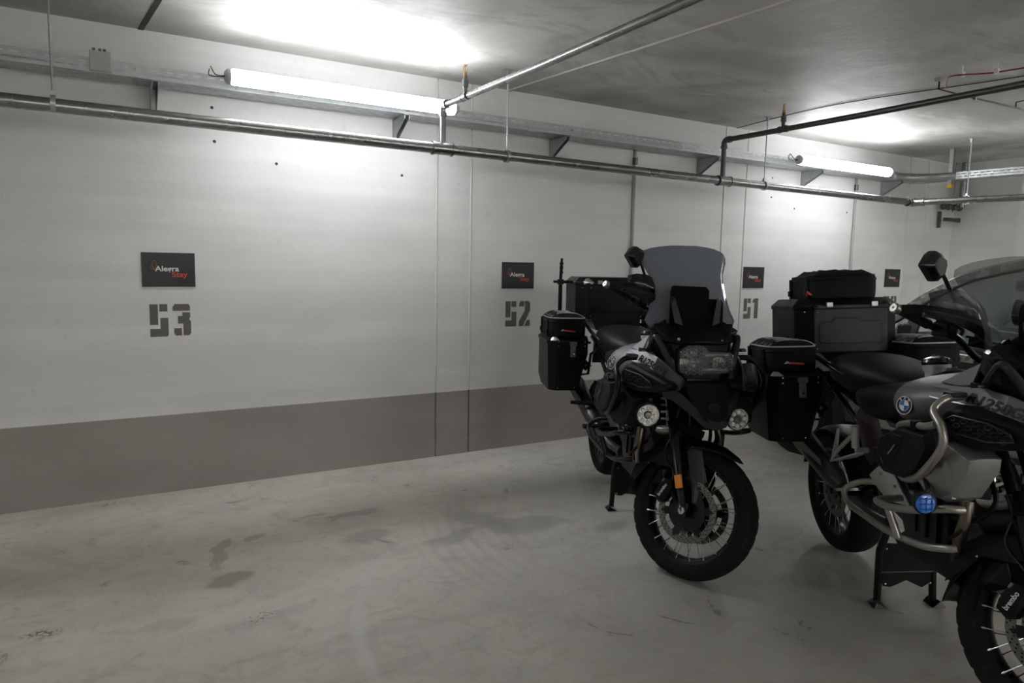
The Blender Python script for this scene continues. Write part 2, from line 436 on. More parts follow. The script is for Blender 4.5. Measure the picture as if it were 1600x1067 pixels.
slab('wall_front', (1.5, -7.1, CZ / 2), (19, .2, CZ), M_WALL, 'garage wall behind the camera')
# raised beads beside the panel joints
M_BEAD = mat('white_sealant', (.64, .64, .61), .55)
for i, x in enumerate((2.186, 2.474, 5.21, 5.52, 8.301, 8.694)):
    o = MB().tube([(x, WY + .002, .51), (x, WY + .002, CZ - .02)], .009, 8).build('trim_%d' % (i + 1), M_BEAD)
    tag(o, 'pale vertical sealant bead in the wall joint', kind='structure')
# ceiling seams
o = MB().prism([(2.775, 4.873, CZ), (2.800, 4.873, CZ), (2.955, 3.5, CZ), (3.07, 2.4, CZ), (3.4, -2, CZ), (3.37, -2, CZ), (3.045, 2.4, CZ), (2.93, 3.5, CZ)], (0, 0, -.012)).build('trim_7', mat('pale_seam', (.52, .50, .46), .6), smooth=False)
tag(o, 'pale raised seam running across the ceiling from the wall', kind='structure')
o = MB().prism([(.232, 4.873, CZ), (.262, 4.873, CZ), (.33, 4.2, CZ), (.45, 2.8, CZ), (.42, 2.8, CZ), (.30, 4.2, CZ)], (0, 0, -.004)).build('trim_8', mat('dark_joint', (.05, .05, .05), .8), smooth=False)
tag(o, 'dark joint line in the ceiling at the left', kind='structure')
# tie-bolt holes
M_HOLEC = mat('bolt_hole', (.05, .045, .04), .9)
for i, (x, z) in enumerate(((.631, 2.457), (.641, 2.249), (1.021, 2.143), (1.907, 2.138), (5.899, 2.431), (5.896, 2.239), (6.262, 2.144), (7.147, 2.152))):
    o = MB().lathe([(.001, -.0015), (.008, -.0015), (.010, 0)], (x, WY, z), (0, 1, 0), 12).build('trim_%d' % (9 + i), M_HOLEC)
    tag(o, 'small dark tie-bolt hole in the wall', kind='structure')

# ---- stencil numbers and signs
DG = {
 '5': [[(0, .365), (.45, .365), (.45, 1), (0, 1)], [(.53, .775), (.97, .775), (.97, 1), (.53, 1)],
       [(0, 0), (.93, 0), (1, .06), (1, .578), (.56, .578), (.56, .24), (0, .24)]],
 '3': [[(0, .79), (.97, .79), (.97, .93), (.88, 1), (.12, 1), (0, .91)],
       [(.57, .02), (.9, .02), (1, .09), (1, .46), (.90, .53), (.97, .59), (.97, .74), (.53, .74), (.53, .63), (.27, .63), (.27, .39), (.57, .39)],
       [(.05, .25), (.48, .25), (.48, .02), (.14, .02), (.05, .09)]],
 '2': [[(.0, .79), (.44, .79), (.44, 1), (.12, 1), (0, .92)], [(.52, 1), (.88, 1), (1, .92), (1, .62), (.36, 0), (0, 0), (0, .2), (.52, .62)],
       [(.5, 0), (1, 0), (1, .24), (.72, .24)]],
 '1': [[(.25, 0), (.78, 0), (.78, 1), (.25, 1), (0, .93), (0, .77), (.25, .8)]],
 '0': [[(0, .1), (.12, 0), (.46, 0), (.46, .17), (.40, .17), (.40, .83), (.46, .83), (.46, 1), (.12, 1), (0, .9)],
       [(1, .1), (.88, 0), (.54, 0), (.54, .17), (.60, .17), (.60, .83), (.54, .83), (.54, 1), (.88, 1), (1, .9)]],
}
def bay_number(s, x, z, label, w=.104, h=.205, gap=.026):
    mb = MB()
    for i, ch in enumerate(s):
        for poly in DG[ch]:
            pts = [(x + i * (w + gap) + px * w, WY - .0012, z + pz * h) for px, pz in poly]
            mb.prism(pts, (0, .0010, 0))
    tag(mb.build('bay_number', M_STENCIL, smooth=False), label, 'painted number', 'stencilled bay numbers on the wall')
bay_number('53', .237, 1.012, 'stencilled number 53 below the leftmost name board')
bay_number('52', 2.798, 1.005, 'stencilled number 52 on the wall just left of the black side case')
bay_number('51', 5.578, 1.005, 'stencilled number 51 on the wall between the two motorcycles')
bay_number('50', 7.955, 1.015, 'stencilled number 50 partly hidden behind the parked car', w=.12)
def sign(x, z, label):
    t = thing('wall_sign', label, 'sign', (x, WY, z), group='dark name boards above the bay numbers')
    W, H = .302, .213
    MB().box((W / 2, -.004, H / 2), (W, .007, H)).build('board', M_SIGN, t, bevel=.0008, seg=1)
    y = -.0085
    mb = MB().text('Alegra', (.142, y, .112), (1, 0, 0), (0, 0, 1), .046, bold=.0009, width=.136)
    # small serif feet give the letters their book-face look
    o = mb.build('lettering', M_WHITE, t, smooth=False); o['label'] = 'white lettering'
    mb = MB().text('Stay', (.212, y, .077), (1, 0, 0), (0, 0, 1), .046, bold=.0009, width=.090)
    o = mb.build('lettering', M_RED, t, smooth=False); o['label'] = 'red lettering'
    mb = MB()
    mb.tube([(.071, y, .106), (.060, y, .128), (.060, y, .150), (.070, y, .163), (.081, y, .152), (.079, y, .128), (.071, y, .106)], .0011, 6, curve=4)
    mb.tube([(.071, y, .106), (.060, y, .128), (.052, y, .130), (.049, y, .119), (.058, y, .113), (.071, y, .104)], .0010, 6, curve=4)
    o = mb.build('emblem', M_CREAM, t); o['label'] = 'thin red leaf emblem'
    return t
s0 = sign(.202, 1.326, 'leftmost dark name board, the largest in the picture')
copy_thing(s0, (2.757, WY, 1.313), 'dark name board just left of the antenna-like pole and black luggage')
copy_thing(s0, (5.545, WY, 1.316), 'dark name board right of the tall tinted windscreen')
copy_thing(s0, (7.945, WY, 1.326), 'smallest dark name board, nearest to the parked car')

# ---- small vertical conduits on the wall
def conduit(x, zb, label):
    t = thing('wall_conduit', label, 'conduit', (x, WY, zb), group='thin vertical conduits on the wall')
    MB().cyl((0, -.016, 0), (0, -.016, 2.54 - zb), .014, 12).build('tube', mat('grey_conduit', (.40, .40, .39), .5), t)
    for z in (.35, .85): MB().box((0, -.016, z), (.045, .032, .02)).build('clip', M_BOX, t, bevel=.003)
    MB().cyl((0, -.018, 2.40 - zb), (0, -.018, 2.46 - zb), .022, 12).build('coupling', M_PIPED, t)
conduit(4.08, .52, 'thin grey vertical conduit on the wall behind the topcase of the nearer-wall motorcycle')
conduit(7.26, .52, 'thin grey vertical conduit on the wall between numbers 51 and 50')

# ---- ceiling lamps
# angles of the opaque back of the lamp (towards +y)
_u = V((1, 0, 0)).orthogonal().normalized(); _w = V((1, 0, 0)).cross(_u)
_ax15 = V((0, math.cos(.10), math.sin(.10)))
_c = math.atan2(_ax15.dot(_w), _ax15.dot(_u))
HB = (_c - math.radians(54), _c + math.radians(54))
def lamp(x, y, z, L, label, ang=0, group='tubular ceiling lamps', dm=None):
    t = thing('tube_lamp', label, 'lamp', (x, y, z), (0, 0, ang), group)
    R = .046
    MB().lathe([(.001, -L / 2 + .03), (R * .8, -L / 2 + .03), (R, -L / 2 + .045), (R, L / 2 - .045), (R * .8, L / 2 - .03), (.001, L / 2 - .03)], (0, 0, 0), (1, 0, 0), 24).build('diffuser', dm or M_TUBE, t)
    MB().lathe([(R * 1.06, -L / 2 + .03), (R * 1.06, L / 2 - .03)], (0, 0, 0), (1, 0, 0), 10, a0=HB[0], a1=HB[1]).build('housing', M_BOX, t, solid=.002)
    for s in (-1, 1):
        MB().lathe([(.001, s * (L / 2)), (R * .6, s * L / 2), (R * .9, s * (L / 2 - .012)), (R * .95, s * (L / 2 - .031)), (.001, s * (L / 2 - .031))], (0, 0, 0), (1, 0, 0), 20).build('end_cap', M_BOX, t)
        MB().box((s * L * .3, .11, .0), (.025, .125, .04)).build('bracket', M_GALV, t)
    mb = MB(); mb.tube([(-L / 2, 0, .0), (-L / 2 - .05, -.005, .0), (-L / 2 - .07, .03, .05), (-L / 2 - .055, .05, .03)], .0028, 6, curve=5)
    mb.tube([(-L / 2, 0, -.005), (-L / 2 - .04, 0, -.01), (-L / 2 - .08, .03, .0), (-L / 2 - .075, .05, .04)], .0028, 6, curve=5)
    mb.build('wire', M_BLACK, t)
    return t
LY = 4.45
l1 = lamp(1.40, LY, 2.562, 1.50, 'bright tube lamp on the cable tray above numbers 53 and 52')
copy_thing(l1, (6.47, LY, 2.548), 'bright tube lamp on the cable tray above number 51')
copy_thing(l1, (-3.75, LY, 2.562), 'tube lamp on the cable tray at the left, outside the picture')
lamp(8.09, 2.05, 2.57, 1.5, 'tube lamp on the cable tray along the right side, outside the picture', ang=-PI / 2 + .1)
l2 = lamp(3.9, -5.0, CZ - .06, 1.5, 'middle added fill lamp on the ceiling over the driving lane behind the camera', group='added fill lamps over the driving lane', dm=M_FILL_TUBE)  # added fill lamps, never in view, put in to brighten the garage
for x, w in ((7.3, 'right of the middle one'), (.5, 'left of the middle one')):
    copy_thing(l2, (x, -5.0, CZ - .06), 'added fill lamp on the ceiling over the driving lane, ' + w)

# ---- cable tray made of slotted plates
def slotted(mb, p0, ex, ez, L, H, rows, pitch=.075, web=.028, th=.0015):
    # plate starting at p0, length L along ex, height H along ez; rows = list of (z0, z1) slot bands
    ex = V(ex).normalized(); ez = V(ez).normalized(); p0 = V(p0); en = ex.cross(ez)
    R = Matrix((ex, en, ez)).transposed()
    def bx(a, b, z0, z1): mb.box(p0 + ex * ((a + b) / 2) + ez * ((z0 + z1) / 2), (b - a, th, z1 - z0), R)
    z = 0
    for a, b in rows:
        bx(0, L, z, a); z = b
        k = 0
        while k * pitch < L:
            s = k * pitch + (pitch / 2 if rows.index((a, b)) % 2 else 0)
            if s < L: bx(s, min(L, s + web), a, b)
            k += 1
    bx(0, L, z, H)
TY, TZ = 4.625, 2.525
def tray(x0, L, label):
    t = thing('cable_tray', label, 'cable tray', (x0, TY, TZ), group='galvanised cable tray along the wall')
    mb = MB(); slotted(mb, (0, 0, 0), (1, 0, 0), (0, 0, 1), L, .075, [(.020, .028), (.048, .056)])
    mb.build('side_rail', M_GALV, t, smooth=False)
    mb = MB(); slotted(mb, (0, 0, 0), (1, 0, 0), (0, 1, 0), L, .20, [(.03, .04), (.095, .105), (.16, .17)], pitch=.1, web=.06)
    mb.build('bottom_plate', M_GALV, t, smooth=False)
    mb = MB(); slotted(mb, (0, .20, 0), (1, 0, 0), (0, 0, 1), L, .075, [(.035, .043)])
    mb.build('side_rail', M_GALV, t, smooth=False)
    return t
tray(-5.4, 5.60, 'left length of the galvanised cable tray, ending at the bolted joint near the grey box')
tray(.21, 2.99, 'length of galvanised cable tray behind the larger lamp')
tray(3.21, 4.35, 'length of galvanised cable tray between the two lamps, running on behind the smaller one')
def bracket(x, label):
    t = thing('tray_bracket', label, 'bracket', (x, WY, TZ), group='wall brackets under the cable tray')
    MB().prism([(-.017, 0, -.16), (-.017, 0, -.005), (-.017, -.24, -.005), (-.017, -.24, -.03)], (.003, 0, 0)).build('web', M_GALV, t, smooth=False)
    MB().prism([(.017, 0, -.16), (.017, 0, -.005), (.017, -.24, -.005), (.017, -.24, -.03)], (-.003, 0, 0)).build('web', M_GALV, t, smooth=False)
    MB().box((0, -.003, -.08), (.034, .006, .16)).build('back_plate', M_GALV, t)
    MB().box((0, -.125, -.004), (.034, .24, .003)).build('arm', M_GALV, t)
    return t
b0 = bracket(.30, 'tray bracket under the joint at the left')
copy_thing(b0, (1.85, WY, TZ), 'tray bracket under the larger lamp')
copy_thing(b0, (3.20, WY, TZ), 'tray bracket right of the larger lamp')
copy_thing(b0, (4.86, WY, TZ), 'tray bracket left of the second pipe riser')
copy_thing(b0, (6.35, WY, TZ), 'tray bracket under the smaller lamp')
copy_thing(b0, (7.75, WY, TZ), 'tray bracket right of the smaller lamp')
# joint plate and bolts
t = thing('joint_plate', 'small bolted joint plate on the cable tray beside the grey box', 'fitting', (.22, TY - .004, TZ + .035))
MB().box((0, 0, 0), (.09, .002, .06)).build('plate', M_GALV, t)
for dx in (-.025, .02):
    MB().cyl((dx, -.001, .005), (dx, -.014, .005), .008, 6).build('bolt', M_CHROME, t)
t = thing('joint_plate', 'small bolted joint plate on the cable tray right of the larger lamp', 'fitting', (3.20, TY - .004, TZ + .035))
MB().box((0, 0, 0), (.09, .002, .06)).build('plate', M_GALV, t)
MB().cyl((.02, -.001, .005), (.02, -.014, .005), .008, 6).build('bolt', M_CHROME, t)
t = thing('junction_box', 'small pale plastic box on the cable tray at the left', 'junction box', (.03, TY - .02, TZ + .005))
MB().box((0, 0, .05), (.105, .035, .105)).build('housing', M_BOX, t, bevel=.003)
for dx in (-.03, .0, .022): MB().cyl((dx, 0, .102), (dx, 0, .118), .008, 10).build('cable_gland', M_PIPED, t)
# right end of the tray: curved corner and the run along the right side
t = thing('cable_tray', 'cable tray turning the corner and running out to the right of the picture', 'cable tray', (0, 0, 0), group='galvanised cable tray along the wall')
mb = MB(); P = []
for k in range(9):
    a = k / 8 * PI / 2
    P.append((7.56 + .40 * math.sin(a) + .10, TY - .40 + .40 * math.cos(a)))
P = [(7.57, TY)] + P
A = [mb.v((x, y, TZ)) for x, y in P]; B = [mb.v((x, y, TZ + .075)) for x, y in P]
for k in range(len(A) - 1): mb.f([A[k], A[k + 1], B[k + 1], B[k]])
mb.build('corner_rail', M_GALV, t, solid=.0015)
mb = MB(); A = [mb.v((x, y, TZ)) for x, y in P]; B = [mb.v((min(x + .2 * (1 if i > 3 else 0) + .0, 8.26), min(y + .20, TY + .2) if i < 7 else y, TZ)) for i, (x, y) in enumerate(P)]
for k in range(len(A) - 1): mb.f([A[k], A[k + 1], B[k + 1], B[k]])
mb.build('corner_plate', M_GALV, t, solid=.0015)
mb = MB(); slotted(mb, (8.06, TY - .40, TZ), (.10, -1, 0), (0, 0, 1), 4.6, .075, [(.018, .028), (.046, .056)], pitch=.06, web=.022)
mb.build('side_rail', M_GALV, t, smooth=False)
mb = MB(); slotted(mb, (8.06, TY - .40, TZ), (.10, -1, 0), (1, .1, 0), 4.6, .2, [(.05, .06), (.14, .15)], pitch=.1, web=.06)
mb.build('bottom_plate', M_GALV, t, smooth=False)

# ---- sprinkler pipes
PY, PZ = 4.378, 2.272
def coupling(mb, p, ax, r, w=.07):
    p = V(p); a = V(ax).normalized()
    mb.tube([p - a * w / 2, p - a * (w / 2 - .004), p + a * (w / 2 - .004), p + a * w / 2], r * 1.14, 20)
    for s in (-1, 1): mb.tube([p + a * s * (w / 2 - .012), p + a * s * w / 2], r * 1.28, 20)
t = thing('sprinkler_pipe', 'long horizontal steel pipe running along the wall below the lamps', 'pipe', (0, PY, PZ))
MB().cyl((-6, 0, .012), (2.0, 0, .0), .036, 24).cyl((2.0, 0, 0), (7.53, 0, -.02), .034, 24).build('pipe', M_PIPE, t)
for x in (2.0, 4.675, 7.49):
    mb = MB(); coupling(mb, (x, 0, -.004 * x + .008), (1, 0, 0), .036, .15 if x < 7 else .09); mb.build('tee_fitting', M_PIPE, t)
t = thing('sprinkler_pipe', 'pale steel pipe continuing from the corner out to the right of the picture', 'pipe', (7.53, PY, PZ - .02))
d = V((.245, -.97, 0)).normalized()
MB().cyl((0, 0, 0), d * 6, .034, 24).build('pipe', M_PIPE, t)
mb = MB(); coupling(mb, d * .07, d, .036, .1); mb.build('elbow', M_PIPE, t)
def branch(x, z, pts, r, m, head, label):
    t = thing('branch_pipe', label, 'pipe', (x, PY, PZ), group=None)
    dz = z - PZ
    MB().cyl((0, 0, .03), (0, 0, dz - .03), r, 18).build('riser', m, t)
    mb = MB(); P = [(0, 0, dz - .05), (0, 0, dz - .02), (0.0, -.02, dz), (0, -.05, dz)]
    mb.tube(P, r * 1.12, 18, curve=5); mb.tube([(0, 0, dz - .07), (0, 0, dz - .045)], r * 1.35, 18); mb.tube([(0, -.045, dz), (0, -.07, dz)], r * 1.35, 18)
    mb.build('elbow', m, t)
    MB().tube([(0, -.04, dz)] + pts, r, 18).build('pipe', m, t)
    hx, hy = head
    mb = MB(); coupling(mb, (hx, hy, dz), (0, 1, 0), r, .075); mb.build('tee_fitting', m, t)
    hd = MB().cyl((hx, hy, dz + r * .8), (hx, hy, dz + .065), .014, 14).cyl((hx, hy, dz + .055), (hx, hy, dz + .10), .021, 14).cyl((hx, hy, dz + .1), (hx, hy, dz + .125), .014, 14).build('riser_stub', m, t)
    mb = MB().cyl((hx, hy, dz + .125), (hx, hy, dz + .145), .012, 12)
    mb.tube([(hx - .011, hy, dz + .145), (hx - .012, hy, dz + .175), (hx, hy, dz + .188)], .0025, 6).tube([(hx + .011, hy, dz + .145), (hx + .012, hy, dz + .175), (hx, hy, dz + .188)], .0025, 6)
    mb.cyl((hx, hy, dz + .188), (hx, hy, dz + .191), .014, 12).cyl((hx, hy, dz + .145), (hx, hy, dz + .186), .003, 8)
    mb.build('sprinkler_head', M_BRASS, t)
    return t
branch(2.003, 2.553, [(.035, -1.15, 2.553 - PZ), (.035, -2.3, 2.553 - PZ), (.0, -6, 2.553 - PZ)], .0215, M_PIPE, (.006, -.32), 'pale steel branch pipe rising from the wall pipe and crossing under the ceiling, left one')
branch(4.66, 2.605, [(.0, -1.3, 2.60 - PZ), (-.02, -2.3, 2.60 - PZ), (-.03, -6, 2.60 - PZ)], .0215, M_PIPED, (.0, -.60), 'dark steel branch pipe rising from the wall pipe and crossing under the ceiling, right one')
def hanger(x, y, z, label):
    t = thing('pipe_hanger', label, 'hanger', (x, y, z), group='threaded rods holding the wall pipe')
    MB().cyl((0, 0, .04), (0, 0, CZ - z), .0055, 8).build('rod', M_GALV, t)
    mb = MB().lathe([(.040, -.012), (.044, -.012), (.044, .012), (.040, .012)], (0, 0, 0), (1, 0, 0), 24, closed=True)
    mb.box((0, 0, .052), (.024, .02, .024)); mb.build('clamp', M_GALV, t)
    mb = MB().box((0, 0, CZ - z - .003), (.06, .035, .005)).box((0, 0, CZ - z - .02), (.02, .02, .03)); mb.build('ceiling_plate', M_GALV, t)
    return t
hanger(-.19, PY, PZ + .012, 'threaded rod holding the wall pipe at the far left')
hanger(2.503, PY, PZ - .004, 'threaded rod holding the wall pipe just right of the left branch pipe')
hanger(5.19, PY, PZ - .01, 'threaded rod holding the wall pipe just right of the right branch pipe')
hanger(7.655, 3.89, PZ - .02, 'threaded rod holding the pale pipe at the right near the corner')
# cable along the ceiling beside the dark branch pipe
mb = MB().tube([(5.33, 4.86, CZ - .006), (5.22, 3.76, CZ - .006), (5.5, 2.5, CZ - .006), (5.9, .6, CZ - .006)], .0035, 8, curve=8)
tag(mb.build('ceiling_cable', M_BLACK), 'thin dark cable on the ceiling beside the dark branch pipe', 'cable')
# red line with clips and the thin black line
t = thing('red_cable', 'thin red cable held below the ceiling by clips at the upper right', 'cable', (0, 0, 0))
MB().tube([(5.11, 2.80, 2.79), (4.94, 2.70, 2.80), (4.90, 2.62, 2.80), (5.024, 2.47, 2.80), (5.064, 2.3, 2.80), (5.30, 1.3, 2.80)], .005, 8, curve=5).build('cable', M_REDC, t)
for p in ((4.93, 2.60), (5.03, 2.44)):
    MB().box((p[0], p[1], 2.805), (.03, .022, .03)).box((p[0], p[1], 2.84), (.006, .006, .045)).build('clip', M_WHITE, t)
t = thing('black_conduit', 'thin black conduit zigzagging under the ceiling at the upper right', 'conduit', (0, 0, 0))
MB().tube([(5.127, 2.855, 2.84), (5.127, 2.855, 2.79), (5.41, 2.858, 2.79), (6.157, 2.829, 2.79), (6.8, 2.81, 2.79)], .006, 8).tube([(6.157, 2.829, 2.79), (6.157, 2.829, 2.83), (6.1, 2.6, 2.83)], .005, 8).build('tube', M_BLACK, t)
MB().box((5.127, 2.855, CZ - .01), (.05, .04, .02)).box((5.6, 2.85, 2.80), (.02, .02, .05)).build('clip', M_GALV, t)
# perforated strut hanging from the ceiling with a yellow foot
t = thing('ceiling_strut', 'perforated steel strut with a yellow end cap hanging from the ceiling at the far right', 'strut', (8.10, 4.30, 2.47))
mb = MB(); slotted(mb, (-.02, -.02, .0), (0, 0, 1), (1, 0, 0), CZ - 2.47, .04, [(.015, .025)], pitch=.05, web=.02)
mb.box((-.02, 0, (CZ - 2.47) / 2), (.002, .04, CZ - 2.47)).box((.02, 0, (CZ - 2.47) / 2), (.002, .04, CZ - 2.47)).box((0, 0, CZ - 2.475), (.10, .08, .006))
mb.build('channel', M_GALV, t, smooth=False)
MB().box((0, 0, -.012), (.046, .046, .04)).build('end_cap', M_YELLOW, t, bevel=.003)
# sprinkler valve pipework in the corner
t = thing('corner_pipework', 'vertical pipe with valves and a bracket in the far right corner', 'pipework', (9.05, WY - .12, 2.1))
MB().cyl((.17, -.02, .22), (.17, -.02, CZ - 2.1), .035, 16).cyl((.10, .05, .16), (.10, .05, CZ - 2.1), .006, 8).build('pipe', M_PIPE, t)
MB().box((.05, .02, .06), (.30, .05, .045)).box((-.10, .09, .06), (.03, .03, .20)).build('bracket', M_PIPED, t, bevel=.003)
mb = MB().cyl((-.22, 0, .20), (.20, 0, .22), .022, 14)
for k, x in enumerate((-.2, -.08, .04, .16)):
    mb.sphere((x, 0, .21), .04, 10, (1, 1, 1)).tube([(x, 0, .21), (x + .03, -.03, .28), (x + .09, -.03, .29)], .008, 6)
mb.build('valve', M_PIPED, t)
MB().cyl((.19, .02, .04), (.20, .02, .085), .022, 12).build('cap', M_BLACK, t)

# ------------------------------------------------------------------ motorcycles
RAKE = math.radians(25.5)
AX = V((-math.sin(RAKE), 0, math.cos(RAKE)))
def steer(deg, dz=0):
    A = V((.85, 0, 0))
    return Matrix.Translation(V((0, 0, dz))) @ Matrix.Translation(A) @ Matrix.Rotation(math.radians(deg), 4, AX) @ Matrix.Translation(-A)
def bars(deg, dz=0):
    Q = V((.40, 0, 1.22 + dz))
    return Matrix.Translation(Q) @ Matrix.Rotation(math.radians(deg), 4, AX)
def ell(x, hw, zt, zb, k=.0, zs=None):
    zs = zs if zs is not None else zb + (zt - zb) * .55
    r = [(x, 0, zt), (x, hw * .55, zt - .008), (x, hw * .88, zt - (zt - zs) * .45), (x, hw, zs), (x, hw * (.9 - k), zb + (zs - zb) * .3), (x, hw * (.7 - k), zb)]
    return r + [(x, 0, zb)] + [(a, -b, c) for a, b, c in r[:0:-1]]

def wheel(root, name, M, ax_, R, hw, bead, notch, m_rim, discs, ns=20):
    o = V(ax_); Y = (0, 1, 0)
    # rim
    mb = MB(M); rr = bead
    mb.lathe([(rr + .012, -hw * .74), (rr + .010, -hw * .66), (rr - .006, -hw * .55), (rr - .012, -hw * .35), (rr - .016, -hw * .2), (rr - .016, hw * .2), (rr - .012, hw * .35), (rr - .006, hw * .55), (rr + .010, hw * .66), (rr + .012, hw * .74),
              (rr + .004, hw * .76), (rr - .014, hw * .6), (rr - .018, hw * .35), (rr - .024, hw * .18), (rr - .024, -hw * .18), (rr - .018, -hw * .35), (rr - .014, -hw * .6), (rr + .004, -hw * .76)], o, Y, 72, closed=True)
    w = mb.build(name, m_rim, root)
    # tyre with grooved shoulders
    def tread(k, j):
        q = k % 6
        if j in (4, 5, 6, 10, 11, 12): return -.005 if (q == 0 and j < 8) or (q == 3 and j > 8) else 0
        if j in (7, 9): return -.004 if q in (1, 4) else 0
        return 0
    mb = MB(M)
    a = R - bead
    prof = [(bead + .002, -hw * .72), (bead + a * .18, -hw * .92), (bead + a * .42, -hw), (bead + a * .62, -hw * .96), (bead + a * .75, -hw * .88), (bead + a * .87, -hw * .68), (bead + a * .955, -hw * .42), (bead + a * .985, -hw * .2), (R, 0)]
    prof = prof + [(r, -h) for r, h in prof[-2::-1]]
    mb.lathe(prof, o, Y, 168, mod=tread)
    mb.build('tyre', M_RUBBER, w, ang=28)
    mb = MB(M).lathe([(.012, -hw * .75), (.04, -hw * .75), (.048, -hw * .55), (.034, -hw * .4), (.034, hw * .4), (.048, hw * .55), (.04, hw * .75), (.012, hw * .75)], o, Y, 28)
    mb.lathe([(.004, -hw * .98), (.017, -hw * .98), (.017, hw * .98), (.004, hw * .98)], o, Y, 16)
    mb.build('hub', M_BLACKM, w)
    mb = MB(M)
    for s in (-1, 1):
        for k in range(ns):
            a0 = 2 * PI * (k + (.25 if s > 0 else 0)) / ns; da = (1 if k % 2 else -1) * .55
            p0 = o + V((math.cos(a0) * (rr - .004), s * hw * .62, math.sin(a0) * (rr - .004)))
            p1 = o + V((math.cos(a0 + da) * .046, s * hw * .60, math.sin(a0 + da) * .046))
            mb.tube([p0, p1], .0021, 6); mb.tube([p0 + (p0 - p1) * .035, p0 + (p1 - p0) * .07], .0036, 6)
    mb.build('spokes', M_CHROME, w)
    for y, ro, ri in discs:
        mb = MB(M); mb.use(M_ROTOR)
        mb.lathe([(ri, y - .0025), (ro, y - .0025), (ro, y + .0025), (ri, y + .0025)], o, Y, 60, closed=True)
        mb.use(M_HOLE)
        s = -1 if y < 0 else 1
        for row, rh in enumerate((ri + (ro - ri) * .22, ri + (ro - ri) * .5, ri + (ro - ri) * .78)):
            for k in range(30):
                a0 = 2 * PI * (k + row * .33) / 30
                c = o + V((math.cos(a0) * rh, y, math.sin(a0) * rh))
                mb.cyl(c - V((0, .0031, 0)), c + V((0, .0031, 0)), .0034, 6)
        mb.use(M_BLACKM)
        for k in range(6):
            a0 = 2 * PI * k / 6 + .3
            P = [o + V((math.cos(a0 + d) * r, y - .002, math.sin(a0 + d) * r)) for d, r in ((-.30, .045), (-.17, ri + .004), (.17, ri + .004), (.30, .045))]
            mb.prism(P, (0, .004, 0))
            mb.cyl(o + V((math.cos(a0) * (ri + .004), y - .006, math.sin(a0) * (ri + .004))), o + V((math.cos(a0) * (ri + .004), y + .006, math.sin(a0) * (ri + .004))), .009, 10)
        mb.lathe([(.03, y - .003), (ri * .80, y - .003), (ri * .80, y + .003), (.03, y + .003)], o, Y, 36, closed=True)
        mb.build('brake_disc', None, w)
    return w

